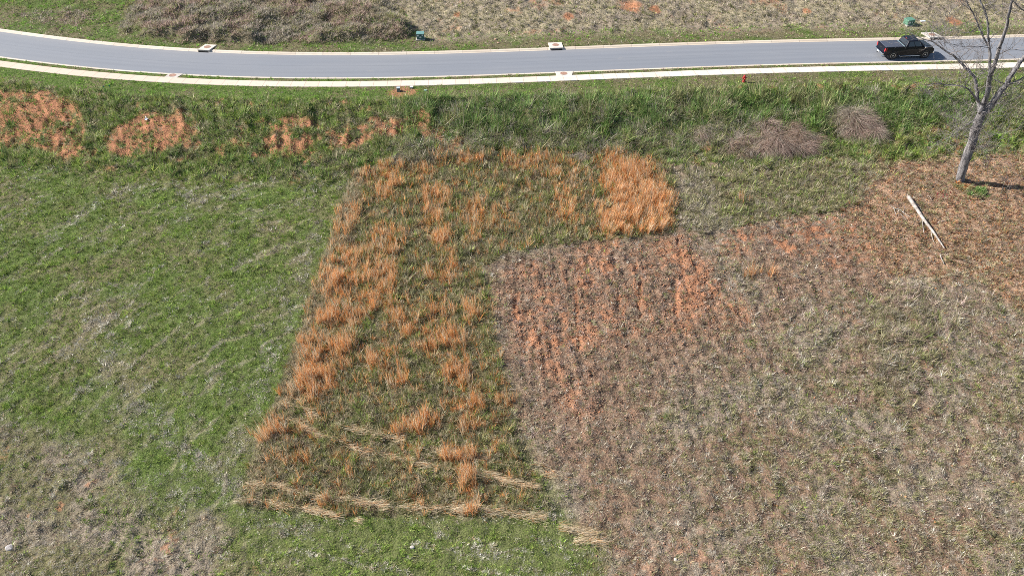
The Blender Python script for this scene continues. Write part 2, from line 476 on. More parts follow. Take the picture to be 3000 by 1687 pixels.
class MB:
    def __init__(s):
        s.v = []; s.f = []

    def add(s, vs, fs):
        n = len(s.v)
        s.v += [tuple(p) for p in vs]; s.f += [tuple(i + n for i in f) for f in fs]
        return s

    def box(s, a, b):
        x0, y0, z0 = a; x1, y1, z1 = b
        return s.add([(x0, y0, z0), (x1, y0, z0), (x1, y1, z0), (x0, y1, z0), (x0, y0, z1), (x1, y0, z1), (x1, y1, z1), (x0, y1, z1)],
                     [(3, 2, 1, 0), (4, 5, 6, 7), (0, 1, 5, 4), (1, 2, 6, 5), (2, 3, 7, 6), (3, 0, 4, 7)])

    def hexa(s, bot, top):
        return s.add(list(bot) + list(top), [(3, 2, 1, 0), (4, 5, 6, 7), (0, 1, 5, 4), (1, 2, 6, 5), (2, 3, 7, 6), (3, 0, 4, 7)])

    def lathe(s, prof, n=20, axis='z', c=(0, 0, 0)):
        vs = []
        for r, h in prof:
            for i in range(n):
                a = 2 * math.pi * i / n
                p = (r * math.cos(a), r * math.sin(a), h)
                if axis == 'y': p = (p[0], h, p[1])
                if axis == 'x': p = (h, p[0], p[1])
                vs.append((p[0] + c[0], p[1] + c[1], p[2] + c[2]))
        fs = []
        for j in range(len(prof) - 1):
            for i in range(n):
                k = (i + 1) % n
                fs.append((j * n + i, j * n + k, (j + 1) * n + k, (j + 1) * n + i))
        fs.append(tuple(range(n))[::-1]); fs.append(tuple(range((len(prof) - 1) * n, len(prof) * n)))
        return s.add(vs, fs)

    def prism(s, prof, y0, y1):
        """(x,z) outline pushed from y0 to y1"""
        n = len(prof)
        vs = [(x, y0, z) for x, z in prof] + [(x, y1, z) for x, z in prof]
        fs = [tuple(range(n)), tuple(range(2 * n - 1, n - 1, -1))]
        fs += [(i, i + n, (i + 1) % n + n, (i + 1) % n) for i in range(n)]
        return s.add(vs, fs)

    def tube(s, pts, rads, n=6, cap=True):
        pts = [Vector(p) for p in pts]
        prev = None; rings = []
        for i, p in enumerate(pts):
            d = (pts[min(i + 1, len(pts) - 1)] - pts[max(i - 1, 0)])
            if d.length < 1e-6: d = Vector((0, 0, 1))
            d.normalize()
            ref = prev if prev is not None else (Vector((1, 0, 0)) if abs(d.x) < .8 else Vector((0, 1, 0)))
            u = (ref - d * ref.dot(d)).normalized(); prev = u
            v = d.cross(u)
            rings.append([p + (u * math.cos(2 * math.pi * k / n) + v * math.sin(2 * math.pi * k / n)) * rads[i] for k in range(n)])
        vs = [q for r in rings for q in r]
        fs = [(j * n + i, j * n + (i + 1) % n, (j + 1) * n + (i + 1) % n, (j + 1) * n + i) for j in range(len(pts) - 1) for i in range(n)]
        if cap:
            fs.append(tuple(range(n))[::-1]); fs.append(tuple(range((len(pts) - 1) * n, len(pts) * n)))
        return s.add(vs, fs)

    def build(s, name, material, parent=None, bevel=0, smooth=False, loc=None, seg=2):
        me = bpy.data.meshes.new(name)
        me.from_pydata(s.v, [], s.f)
        me.update()
        bm = bmesh.new(); bm.from_mesh(me)
        bmesh.ops.recalc_face_normals(bm, faces=bm.faces)
        bm.to_mesh(me); bm.free()
        me.materials.append(material)
        if smooth:
            me.polygons.foreach_set("use_smooth", np.ones(len(me.polygons), bool))
        ob = bpy.data.objects.new(name, me)
        COL.objects.link(ob)
        if parent is not None: ob.parent = parent
        if loc is not None: ob.location = loc
        if bevel:
            md = ob.modifiers.new("bevel", 'BEVEL'); md.width = bevel; md.segments = seg; md.limit_method = 'ANGLE'; md.angle_limit = R(35)
        return ob


# ------------------------------------------------------------------ ground sheet
GREEN_G = np.array((.085, .115, .032)); OLIVE_G = np.array((.13, .115, .06)); TAN_G = np.array((.30, .25, .17)); GREY_G = np.array((.21, .17, .13))  # vegetated ground darkened in colour to stand for shadow between blades
CLAY_G = np.array((.31, .145, .078)); BROWN_G = np.array((.19, .125, .085)); DARK_G = np.array((.07, .07, .04)); PINK_G = np.array((.32, .205, .135))


def clay_cover(x, y, Z):
    """how much bare red clay shows"""
    n = fbm(x, y, 1.5, 71, 4); n2 = fbm(x, y, .6, 73, 2); rows = Z['rows']
    c = np.zeros(x.shape)
    brk = cellr(x, y, .22, 3); brk2 = cellr(x, y, .5, 4)
    c = np.maximum(c, Z['clay'] * sstep(.42, .60, .35 * n + .15 * n2 + .30 * rows + .12 * brk + .08 * brk2)) * .85
    c = np.maximum(c, Z['clay2'] * sstep(.44, .62, .5 * n + .2 * n2 + .3 * brk))
    c = np.maximum(c, Z['clay3'] * .6 * sstep(.45, .64, .45 * n + .25 * n2 + .3 * brk))
    c = np.maximum(c, Z['b1'] * sstep(.38, .48, .45 * n + .2 * n2 + .20 * Z['rows'] + .15 * brk2))
    c = np.maximum(c, Z['b2'] * sstep(.35, .46, .5 * n + .3 * n2 + .2 * brk2))
    c = np.maximum(c, Z['b3'] * sstep(.42, .54, .45 * n + .25 * n2 + .3 * brk2))
    c = np.maximum(c, Z['bank'] * .8 * sstep(.64, .72, n) * (1 - Z['darkb']))
    c = np.maximum(c, Z['right'] * .30 * sstep(.62, .82, fbm(x, y, 4.5, 75, 4) * .75 + .25 * brk) * (1 - Z['leafy']) * (1 - Z['rough']))
    c = np.maximum(c, Z['brownl'] * .6 * sstep(.72, .80, fbm(x, y, 1.6, 79, 3) * .8 + .2 * brk))
    c = np.maximum(c, Z['farright'] * .6 * sstep(.66, .78, fbm(x, y, 2.6, 81, 3) * .8 + .2 * brk))
    for cx, cy, r_ in ((1585, 18, 1.5), (1150, 38, .45), (1430, 42, .6), (2030, 30, .5), (1650, 27, .8), (2400, 55, .9)):
        p = PX(cx, cy)
        c = np.maximum(c, 1 - sstep(.5, 1.1, np.hypot(x - p[0], (y - p[1]) * .6) / r_ + (n - .5)))
    p = PX(1015, 232)
    c = np.maximum(c, .9 * (1 - sstep(.5, 1.2, np.hypot((x - p[0]) * .7, y - p[1]) / 1.1 + (n2 - .5) * .8)))
    c = np.maximum(c, Z['rill'] * .7)
    return np.clip(c, 0, 1)


def ground_color(x, y, Z):
    n = fbm(x, y, 2.4, 21, 4)[:, None]; n2 = fbm(x, y, .8, 23, 2)[:, None]
    g = lambda k: Z[k][:, None]
    lerp = lambda a, b, t: a + (b - a) * t
    c = lerp(GREEN_G, OLIVE_G, sstep(.3, .8, n)) * np.ones((len(x), 1))
    c = lerp(c, TAN_G * .8, sstep(.56, .75, g('arc')) * .6)
    c = lerp(c, lerp(OLIVE_G, GREY_G, sstep(.35, .65, n)), g('brownl') * .9)
    c = lerp(c, lerp(GREY_G, BROWN_G, sstep(.35, .65, n)) * .95, g('right'))
    c = lerp(c, BROWN_G * (.8 + .4 * n2), g('warm') * .85)
    c = lerp(c, lerp(GREEN_G, OLIVE_G, .4), g('greenb') * .9)
    c = lerp(c, OLIVE_G * .8, g('tall'))
    c = lerp(c, OLIVE_G * .9, g('rough'))
    c = lerp(c, lerp(BROWN_G * 1.25, PINK_G, sstep(.4, .7, n)), g('leafy') * .9)
    c = lerp(c, PINK_G, g('pink') * sstep(.35, .6, n))
    c = lerp(c, lerp(GREEN_G * .8, OLIVE_G, sstep(.35, .65, n2)), g('bank'))
    c = lerp(c, lerp(GREEN_G, OLIVE_G, sstep(.4, .6, n)), g('verge'))
    c = lerp(c, lerp(GREEN_G, OLIVE_G, sstep(.4, .6, n)), g('far'))
    c = lerp(c, lerp(TAN_G * .95, GREY_G * 1.1, sstep(.35, .65, n)), g('farright') * .9)
    c = lerp(c, lerp(GREY_G, OLIVE_G, .4) * .9, g('brush'))
    c = lerp(c, GREY_G, g('track') * .6)
    cc = clay_cover(x, y, Z)[:, None]
    c = lerp(c, CLAY_G * (.82 + .36 * n2), cc)
    c = lerp(c, CLAY_G * .8, np.clip(g('rill'), 0, 1) * .7)
    cl = lmask(x, y, CURVE_LINE, .08, .12, .1, 2)[:, None]
    c = lerp(c, TAN_G * 1.25, cl)
    return c


def build_ground():
    ys = [15.0]
    while ys[-1] < 112:
        ys.append(ys[-1] * 1.0034)
    ys = [-900, -300, -100, -40, -10, 0, 6, 10, 13] + ys + [116, 122, 132, 150, 190, 280, 500, 1000, 2500]
    ts = list(np.linspace(-1.18, 1.18, 880))
    ts = [-40, -15, -6, -3, -2, -1.5, -1.3] + ts + [1.3, 1.5, 2, 3, 6, 15, 40]
    ys = np.array(ys); ts = np.array(ts)
    hw = .643 * (np.clip(ys, 8, 400) * math.cos(PITCH) + H * math.sin(PITCH))
    X = (ts[None, :] * hw[:, None]).ravel(); Y = (ys[:, None] * np.ones(len(ts))[None, :]).ravel()
    Z = zones(X, Y)
    z = ground_z(X, Y, Z)
    o = Z['o']
    z = np.where((o > -.16) & (o < 5.78), -.35, z)
    z = np.where((o > -2.0) & (o < -1.0), -.1, z)
    col = ground_color(X, Y, Z)
    nx, ny = len(ts), len(ys)
    i = np.arange(nx * ny).reshape(ny, nx)
    F = np.stack([i[:-1, :-1], i[:-1, 1:], i[1:, 1:], i[1:, :-1]], -1).reshape(-1, 4)
    ob = fast_mesh("ground", np.stack([X, Y, z], 1), F, ground_mat(), col, smooth=True)
    tag(ob, "sloping lot of grass, thatch and bare red clay below and beyond the street", kind='structure')


build_ground()


# ------------------------------------------------------------------ street
def strip(name, prof, material, x0=-150, x1=150, step=.5, close=True):
    """prof: list of (offset from asphalt edge, z), swept along the street"""
    xs = np.arange(x0, x1 + step, step)
    yc = road_y(xs); sl = road_slope(xs)
    nx_ = -sl / np.sqrt(1 + sl ** 2); ny_ = 1 / np.sqrt(1 + sl ** 2)
    arc = np.concatenate([[0], np.cumsum(np.hypot(np.diff(xs), np.diff(yc)))])
    m = len(prof)
    V = []; A = []
    for k in range(len(xs)):
        for o_, z_ in prof:
            V.append((xs[k] + nx_[k] * o_, yc[k] + ny_[k] * o_, z_)); A.append((arc[k], o_, 0))
    F = []
    for k in range(len(xs) - 1):
        for j in range(m if close else m - 1):
            a = k * m + j; b = k * m + (j + 1) % m
            F.append((a, b, b + m, a + m))
    me = bpy.data.meshes.new(name); me.from_pydata(V, [], F); me.update()
    at = me.attributes.new("along", 'FLOAT_VECTOR', 'POINT')
    at.data.foreach_set("vector", np.array(A, np.float32).ravel())
    bm = bmesh.new(); bm.from_mesh(me); bmesh.ops.recalc_face_normals(bm, faces=bm.faces); bm.to_mesh(me); bm.free()
    me.materials.append(material)
    ob = bpy.data.objects.new(name, me); COL.objects.link(ob)
    ob["kind"] = 'structure'
    return ob


def nd(t, typ, **kw):
    n = t.nodes.new(typ)
    for k, v in kw.items(): setattr(n, k, v)
    return n


def noise(t, vec, scale, det=4, sx=None):
    if sx:
        mp = nd(t, "ShaderNodeMapping"); mp.inputs['Scale'].default_value = sx
        t.links.new(vec, mp.inputs[0]); vec = mp.outputs[0]
    n = nd(t, "ShaderNodeTexNoise"); n.inputs['Scale'].default_value = scale; n.inputs['Detail'].default_value = det
    t.links.new(vec, n.inputs['Vector'])
    return n.outputs[0]


def mrange(t, v, a, b, c, d):
    r = nd(t, "ShaderNodeMapRange")
    for i, q in enumerate((a, b, c, d)): r.inputs[i + 1].default_value = q
    t.links.new(v, r.inputs[0])
    return r.outputs[0]


def mixc(t, fac, a, b):
    m = nd(t, "ShaderNodeMix", data_type='RGBA')
    t.links.new(fac, m.inputs[0])
    for s, q in ((m.inputs[6], a), (m.inputs[7], b)):
        if isinstance(q, tuple): s.default_value = (*q, 1)
        else: t.links.new(q, s)
    return m.outputs[2]


def asphalt_mat():
    m, t, b = new_mat("asphalt")
    at = nd(t, "ShaderNodeAttribute", attribute_name="along"); v = at.outputs['Vector']
    sp = nd(t, "ShaderNodeSeparateXYZ"); t.links.new(v, sp.inputs[0])
    big = noise(t, v, .25, 3, (.35, 1, 1)); lanes = noise(t, v, 1.0, 4, (.05, 1.6, 1)); grain = noise(t, v, 14, 3)
    c = mixc(t, mrange(t, big, .3, .7, 0, 1), (.165, .178, .205), (.195, .203, .222))
    c = mixc(t, mrange(t, lanes, .35, .7, 0, .5), c, (.155, .167, .19))
    c = mixc(t, mrange(t, grain, .35, .65, .0, .14), c, (.24, .245, .26))
    for off_, wd_, am in ((1.2, .35, .30), (2.1, .3, .22), (3.6, .35, .26), (4.6, .3, .2)):   # wheel tracks polished by tyres
        q1 = nd(t, "ShaderNodeMath", operation='SUBTRACT'); t.links.new(sp.outputs[1], q1.inputs[0]); q1.inputs[1].default_value = off_
        q2 = nd(t, "ShaderNodeMath", operation='ABSOLUTE'); t.links.new(q1.outputs[0], q2.inputs[0])
        q3 = nd(t, "ShaderNodeMath", operation='MULTIPLY'); t.links.new(mrange(t, q2.outputs[0], wd_ * .3, wd_, am, 0), q3.inputs[0])
        t.links.new(mrange(t, noise(t, v, .4, 4, (.15, 1, 1)), .35, .65, .2, 1), q3.inputs[1])
        c = mixc(t, q3.outputs[0], c, (.13, .14, .165))
    c = mixc(t, mrange(t, noise(t, v, .9, 5, (.5, 1, 1)), .66, .74, 0, .35), c, (.25, .235, .22))
    # paving seam along the middle, a little darker
    d = nd(t, "ShaderNodeMath", operation='SUBTRACT'); t.links.new(sp.outputs[1], d.inputs[0]); d.inputs[1].default_value = 2.75
    d2 = nd(t, "ShaderNodeMath", operation='ABSOLUTE'); t.links.new(d.outputs[0], d2.inputs[0])
    c = mixc(t, mrange(t, d2.outputs[0], .0, .06, .55, 0), c, (.12, .13, .15))
    # pale dusty edge of the far lane and silt along the gutters
    c = mixc(t, mrange(t, sp.outputs[1], 4.3, 5.5, 0, .35), c, (.25, .24, .24))
    c = mixc(t, mrange(t, sp.outputs[1], .0, .35, .45, 0), c, (.28, .26, .24))
    t.links.new(c, b.inputs['Base Color'])
    b.inputs['Roughness'].default_value = .85
    bp = nd(t, "ShaderNodeBump"); bp.inputs['Strength'].default_value = .12; bp.inputs['Distance'].default_value = .01
    t.links.new(grain, bp.inputs['Height']); t.links.new(bp.outputs[0], b.inputs['Normal'])
    return m


def concrete_mat(name, ca, cb, joint, jw=.012, stain=(.5, .38, .28), jd=.3):
    m, t, b = new_mat(name)
    at = nd(t, "ShaderNodeAttribute", attribute_name="along"); v = at.outputs['Vector']
    sp = nd(t, "ShaderNodeSeparateXYZ"); t.links.new(v, sp.inputs[0])
    # slabs: each its own shade
    q = nd(t, "ShaderNodeMath", operation='DIVIDE'); t.links.new(sp.outputs[0], q.inputs[0]); q.inputs[1].default_value = joint
    fl = nd(t, "ShaderNodeMath", operation='FLOOR'); t.links.new(q.outputs[0], fl.inputs[0])
    fr = nd(t, "ShaderNodeMath", operation='FRACT'); t.links.new(q.outputs[0], fr.inputs[0])
    wn = nd(t, "ShaderNodeTexWhiteNoise", noise_dimensions='1D'); t.links.new(fl.outputs[0], wn.inputs['W'])
    slow = noise(t, v, .05, 2)
    # worn warm towards the older west end, newer and whiter to the east
    ew = mrange(t, sp.outputs[0], 115, 175, 0, 1)
    c = mixc(t, ew, ca, cb)
    c = mixc(t, mrange(t, wn.outputs['Value'], 0, 1, 0, .35), c, stain)
    c = mixc(t, mrange(t, noise(t, v, 1.6, 5), .45, .75, 0, .35), c, stain)
    j1 = nd(t, "ShaderNodeMath", operation='LESS_THAN'); t.links.new(fr.outputs[0], j1.inputs[0]); j1.inputs[1].default_value = jw / joint * 2
    jm = nd(t, "ShaderNodeMath", operation='MULTIPLY'); t.links.new(j1.outputs[0], jm.inputs[0]); jm.inputs[1].default_value = jd
    c = mixc(t, jm.outputs[0], c, (.25, .2, .16))
    t.links.new(c, b.inputs['Base Color'])
    b.inputs['Roughness'].default_value = .9
    return m


MAT_WALK = concrete_mat("sidewalk_concrete", (.54, .44, .355), (.66, .60, .51), 1.32, .03, jd=.55)
MAT_KERB = concrete_mat("kerb_concrete", (.56, .50, .42), (.56, .48, .38), 3.0, .03, (.42, .32, .24), jd=.6)
strip("road", [(-.05, -.10), (2.8, -.06), (5.56, -.10), (5.56, -.3), (-.05, -.3)], asphalt_mat())
tag(strip("kerb", [(-.28, .005), (-.05, 0), (.02, -.02), (.08, -.09), (.16, -.098), (.16, -.3), (-.28, -.3)], MAT_KERB), "pale concrete kerb along the near side of the street")
tag(strip("kerb", [(5.42, -.092), (5.56, -.085), (5.68, -.02), (5.76, .0), (5.95, .005), (5.95, -.3), (5.42, -.3)], MAT_KERB), "pale concrete kerb along the far side of the street")
tag(strip("sidewalk", [(-2.10, .0), (-2.08, .03), (-.92, .03), (-.90, .0), (-.90, -.2), (-2.10, -.2)], MAT_WALK), "pale jointed concrete sidewalk along the near side")

# ------------------------------------------------------------------ storm drains
M_SLAB = mat("drain_concrete", (.56, .50, .43), .9, bump=.3, bscale=30, var=.1, vscale=3)
M_SLAB2 = mat("drain_concrete_grey", (.45, .405, .36), .9, bump=.3, bscale=30, var=.12, vscale=3)
M_LID = mat("rusty_iron", (.30, .17, .12), .85, bump=.6, bscale=25, var=.25, vscale=9)
M_THROAT_SHADE = mat("painted_throat_shade", (.012, .011, .01), .9)
M_STRAW = (.5, .42, .26)
DRAINS = []


def at_px(px, py, z=None):
    X, Y, zz = PW([px], [py], z)
    return float(X[0]), float(Y[0])


def drain(px, py, far, length, skew, label, m):
    x, y = at_px(px, py, 0.0)
    o_ = float(off(x, y)); sl = float(road_slope(x)); ang = math.atan(sl)
    root = empty("storm_drain", (x, y, 0), ang)
    tag(root, label, "storm drain", "storm drain inlets along the kerbs")
    d = MB(); L = length / 2
    if far:
        # slab over the throat, its front edge flush with the kerb face
        f = 5.50 - o_; bk = 6.90 - o_
        d.hexa([(-L, f, .00), (L, f, .00), (L + skew, bk, .00), (-L + skew, bk, .00)], [(-L, f, .12), (L, f, .12), (L + skew, bk, .12), (-L + skew, bk, .12)])
        d.hexa([(-L, f + .02, -.3), (-L + .14, f + .02, -.3), (-L + .14, bk - .1, -.3), (-L, bk - .1, -.3)], [(-L, f + .02, .0), (-L + .14, f + .02, .0), (-L + .14, bk - .1, .0), (-L, bk - .1, .0)])
        d.hexa([(L - .14, f + .02, -.3), (L, f + .02, -.3), (L, bk - .1, -.3), (L - .14, bk - .1, -.3)], [(L - .14, f + .02, .0), (L, f + .02, .0), (L, bk - .1, .0), (L - .14, bk - .1, .0)])
        d.build("slab", m, root, bevel=.02)
        h = MB(); h.box((-L + .14, f - .14, -.28), (L - .14, f - .10, -.004)); h.build("throat_shade", M_THROAT_SHADE, root)  # near-black panel painted as the shade inside the throat
        cy = (f + bk) / 2 + .06; cz = .12; cx = skew / 2
    else:
        f = -.27 - o_; bk = -.92 - o_
        f2 = -.02 - o_
        d.hexa([(-L, bk, -.2), (L, bk, -.2), (L + .25, f2, -.2), (-L + skew, f2, -.2)], [(-L, bk, .036), (L, bk, .036), (L + .25, f2, .036), (-L + skew, f2, .036)])
        d.build("slab", m, root, bevel=.015)
        cy = (f2 + bk) / 2 - .02; cz = .036; cx = 0
    c = MB(); c.lathe([(.34, cz - .02), (.34, cz + .012), (.31, cz + .016), (.30, cz + .006), (.05, cz + .008)], 28, 'z', (cx, cy, 0))
    c.build("manhole_cover", M_LID, root)
    rg = MB(); rg.lathe([(.40, cz - .02), (.40, cz + .005), (.345, cz + .006), (.345, cz - .02)], 28, 'z', (cx, cy, 0)); rg.build("frame", M_SLAB2, root)
    DRAINS.append((x, y, o_, L, far, skew, ang))


drain(600, 146, True, 1.3, .28, "storm drain with dark throat below the dense grey brush", M_SLAB)
drain(1628, 136, True, 1.45, 0, "storm drain with dark throat across the street from the mid sidewalk drain", M_SLAB)
drain(2730, 102, True, 1.5, -.35, "storm drain with dark throat beyond the black pickup truck", M_SLAB2)
drain(505, 223, False, 1.3, .15, "drain slab with round iron lid between kerb and left end of sidewalk", M_SLAB2)
drain(1652, 218.5, False, 1.55, 0, "drain slab with round iron lid between kerb and middle of sidewalk", M_SLAB)


def on_drain(x, y):
    r = np.zeros(x.shape, bool)
    for dx, dy, o_, L, far, sk, ang in DRAINS:
        u = (x - dx) * math.cos(ang) + (y - dy) * math.sin(ang)
        v = -(x - dx) * math.sin(ang) + (y - dy) * math.cos(ang) + o_
        if far: r |= (np.abs(u - sk / 2) < L + .1) & (v > 5.4) & (v < 7.0)
        else: r |= (np.abs(u) < L + .12) & (v > -1) & (v < 0)
    return r


# ------------------------------------------------------------------ blades
BLADE = blade_mat("grass_blades", .25)
BLADE_DRY = blade_mat("dry_blades", .38)
rng = np.random.RandomState(11)


def scatter(n, y0=14.0, y1=108.0, power=1.5, x_pad=1.12, rs=rng):
    yy = np.linspace(y0, y1, 600)
    hwf = lambda q: .643 * (q * math.cos(PITCH) + H * math.sin(PITCH)) * x_pad
    wgt = hwf(yy) / (yy + 28) ** power
    cdf = np.cumsum(wgt); cdf /= cdf[-1]
    y = np.interp(rs.rand(n), cdf, yy)
    x = (rs.rand(n) * 2 - 1) * hwf(y)
    return x, y


def blades(name, base, ang, lean, L, W, col, material, bend=0.0, seg=1, tipc=0):
    """tapered blades; lean 0 upright .. 1 lying; returns object"""
    n = len(base)
    ca, sa = np.cos(ang), np.sin(ang)
    hz = np.sin(lean * math.pi / 2); vt = np.cos(lean * math.pi / 2)
    d = np.stack([ca * hz, sa * hz, vt], 1)
    sang = ang + math.pi / 2 + (rng.rand(n) - .5) * 1.4
    s = np.stack([np.cos(sang), np.sin(sang), np.zeros(n)], 1) * (W[:, None] / 2)
    if seg == 1:
        V = np.stack([base - s, base + s, base + d * L[:, None]], 1).reshape(-1, 3)
        F = np.arange(3 * n).reshape(-1, 3)
        C = np.repeat(col, 3, 0)
    else:
        bd = np.stack([ca, sa, -np.full(n, .55)], 1) * (L * bend)[:, None]
        p1 = base + d * (L * .45)[:, None] + bd * .12
        p2 = base + d * (L * .78)[:, None] + bd * .45
        p3 = base + d * L[:, None] + bd
        V = np.stack([base - s, base + s, p1 - s * .9, p1 + s * .9, p2 - s * .6, p2 + s * .6, p3], 1).reshape(-1, 3)
        i = (np.arange(n) * 7)[:, None]
        F = np.concatenate([i + np.array([[a, b, c]]) for a, b, c in ((0, 1, 3), (0, 3, 2), (2, 3, 5), (2, 5, 4), (4, 5, 6))], 1).reshape(-1, 3)
        C = np.repeat(col, 7, 0).reshape(n, 7, 3)
        if tipc:      # fluffy pale seed heads
            C = C * (1 + np.array([-.1, -.1, .0, .0, .2, .2, .4])[None, :, None] * np.array([1, 1.2, 1.5])[None, None, :])
        C = C.reshape(-1, 3)
    return fast_mesh(name, V, F, material, C)


G1 = [(.21, .32, .05), (.27, .38, .07), (.36, .45, .13), (.12, .20, .035), (.32, .33, .09)]
DRY = [(.44, .38, .25), (.37, .315, .21), (.54, .48, .34), (.27, .23, .15)]
GRY = [(.38, .325, .265), (.47, .41, .34), (.25, .21, .17), (.56, .50, .41)]
MAU = [(.38, .27, .225), (.47, .34, .285), (.25, .165, .14), (.56, .44, .37)]
OLV = [(.27, .27, .11), (.36, .34, .16), (.18, .19, .075), (.44, .40, .23)]
BRN = [(.30, .20, .14), (.36, .26, .18), (.20, .135, .095), (.42, .34, .24)]
ORG = [(.70, .33, .12), (.66, .27, .08), (.76, .43, .19), (.54, .19, .055), (.70, .48, .26)]
STR = [(.62, .50, .34), (.54, .43, .28), (.70, .60, .44), (.52, .36, .21)]
LEAF = [(.42, .20, .09), (.33, .155, .08), (.48, .29, .14), (.26, .11, .065), (.48, .34, .20)]
DGR = [(.14, .26, .06), (.19, .33, .08), (.27, .40, .13), (.08, .155, .04), (.33, .38, .16)]
BGR = [(.22, .40, .05), (.28, .47, .08), (.17, .32, .05), (.36, .46, .12)]
PAL = [(.62, .58, .47), (.54, .50, .41), (.72, .68, .57), (.40, .36, .29)]
PALS = [np.array(p) for p in (G1, DRY, GRY, MAU, OLV, BRN, ORG, STR, LEAF, DGR, BGR, PAL)]
iG, iDRY, iGRY, iMAU, iOLV, iBRN, iORG, iSTR, iLEAF, iDGR, iBGR, iPAL = range(12)


def pick(pal, rs=rng):
    out = np.zeros((len(pal), 3))
    for k, P in enumerate(PALS):
        s = pal == k
        out[s] = P[rs.randint(0, len(P), s.sum())]
    return out


CH = {'x': None, 'y': None, 'k': 0}


def choose(cur, mask, val, rs=rng):
    CH['k'] += 1
    r_ = rs.rand(len(cur))
    if CH['x'] is not None and len(CH['x']) == len(cur):
        # neighbours in one clump tend to be the same plant
        r_ = np.where(rs.rand(len(cur)) < .62, cellr(CH['x'], CH['y'], (.26, .42, .18)[CH['k'] % 3], CH['k']), r_)
    return np.where(r_ < mask, val, cur)


def build_lawn():
    N = 430000
    x, y = scatter(N)
    Z = zones(x, y)
    o = Z['o']
    keep = ~(((o > -.30) & (o < 6.0)) | ((o > -2.14) & (o < -.86))) & ~on_drain(x, y)
    cc = clay_cover(x, y, Z)
    keep &= rng.rand(N) > cc * .80
    keep &= (rng.rand(N) > .75) | (cellr(x, y, .22, 205) > .20) | (Z['verge'] > .5)
    x, y = x[keep], y[keep]; Z = {k: v[keep] for k, v in Z.items()}; o = Z['o']; cc = cc[keep]; N = len(x)
    n1 = fbm(x, y, 3.0, 91, 4); n2 = fbm(x, y, .9, 93, 3); n3 = fbm(x, y, 6.0, 95, 3)
    CH['x'], CH['y'] = x, y
    pal = np.full(N, iG)
    dry = .05 + .42 * sstep(.54, .66, Z['arc']) + .22 * sstep(.55, .75, n1) + .22 * sstep(.6, .75, n2)
    for P in SEED_LINES + [OLD_LINE]:
        dry += .75 * lmask(x, y, P, .2, .7, .7, 2.0) * sstep(.30, .55, n2)
    for P in BOT_LINES:
        dry += .6 * lmask(x, y, P, .3, .8, .8, 2.0) * sstep(.3, .55, n2)
    pal = choose(pal, np.full(N, .12), iOLV)
    pal = choose(pal, dry * .5, iDRY)
    pal = choose(pal, (dry - .06) * .75, iPAL)
    pal = choose(pal, (dry - .15) * .45, iGRY)
    # far side of the street, right and left
    fr = Z['farright'] * (1 - Z['farverge'] * .8)
    pal = choose(pal, fr * .95, iGRY); pal = choose(pal, fr * .48, iDRY); pal = choose(pal, fr * .22 + fr * .4 * sstep(.55, .7, n1), iOLV)
    fl = Z['far'] * (1 - Z['farright'])
    pal = choose(pal, fl * .75, iBGR); pal = choose(pal, fl * .30 + fl * .4 * sstep(.5, .65, n1), iOLV)
    fv = Z['farverge']
    pal = choose(pal, fv * .8, iBGR); pal = choose(pal, fv * (.25 + .65 * sstep(.42, .62, n1)), iDRY); pal = choose(pal, fv * .2, iBRN)
    wl = Z['weedl']
    pal = choose(pal, wl * .6, iMAU)
    # brown side
    br = Z['brownl']
    pal = choose(pal, br * .75, iGRY); pal = choose(pal, br * .42, iBRN); pal = choose(pal, br * (.12 + .75 * sstep(.50, .62, n1)), iG); pal = choose(pal, br * (.10 + .3 * sstep(.55, .68, Z['arc'])), iPAL)
    gb = Z['greenb']
    pal = choose(pal, gb * .85, iG); pal = choose(pal, gb * .8 * sstep(.50, .64, Z['rowsb']), iPAL); pal = choose(pal, gb * .3 * sstep(.52, .66, Z['rowsb']), iBRN)
    rt = Z['right']
    olive = sstep(-4, 22, x) * sstep(48, 30, y) * .55
    pal = choose(pal, rt, iGRY); pal = choose(pal, rt * .46, iBRN); pal = choose(pal, rt * .34, iDRY); pal = choose(pal, rt * (.20 + olive * sstep(.25, .6, n1)), iOLV)
    pal = choose(pal, rt * (.08 + .15 * sstep(.5, .65, n2)), iMAU); pal = choose(pal, rt * .06 * (n1 > .5), iG)
    pal = choose(pal, rt * (.06 + .12 * olive), iPAL)  # pale tufts put in to imitate whitish sparkling highlights
    wm = Z['warm']
    pal = choose(pal, wm * .55, iBRN); pal = choose(pal, wm * .15, iMAU)
    ro = Z['rough']
    pal = choose(pal, ro * .9, iOLV); pal = choose(pal, ro * .4, iDRY); pal = choose(pal, ro * .25, iG); pal = choose(pal, ro * .15, iBRN)
    tl = Z['tall']
    pal = choose(pal, tl, iOLV); pal = choose(pal, tl * .30, iG); pal = choose(pal, tl * .28, iDRY); pal = choose(pal, tl * .10, iBRN)
    pal = choose(pal, tl * (.10 + .45 * orange_density(x, y)), iORG)
    ed = lmask(x, y, EDGE_IN, .35, .8, .3, 1.5) * tl
    pal = choose(pal, ed * .7, iDRY)
    lf = Z['leafy']
    pal = choose(pal, lf * .8, iOLV); pal = choose(pal, lf * .45, iBRN); pal = choose(pal, lf * .3, iLEAF)
    tk = Z['track']
    pal = choose(pal, tk * .75, iGRY); pal = choose(pal, tk * .35, iOLV)
    bk = Z['bank']
    pal = choose(pal, bk, iG); pal = choose(pal, bk * .25, iDGR); pal = choose(pal, bk * (.12 + .5 * sstep(.55, .7, n1)), iDRY); pal = choose(pal, bk * .30, iOLV)
    db = Z['darkb'] * bk
    pal = choose(pal, db * .85, iDGR); pal = choose(pal, db * (.15 + .5 * sstep(.5, .65, n1)), iOLV); pal = choose(pal, db * .6 * sstep(.55, .68, n2), iGRY)
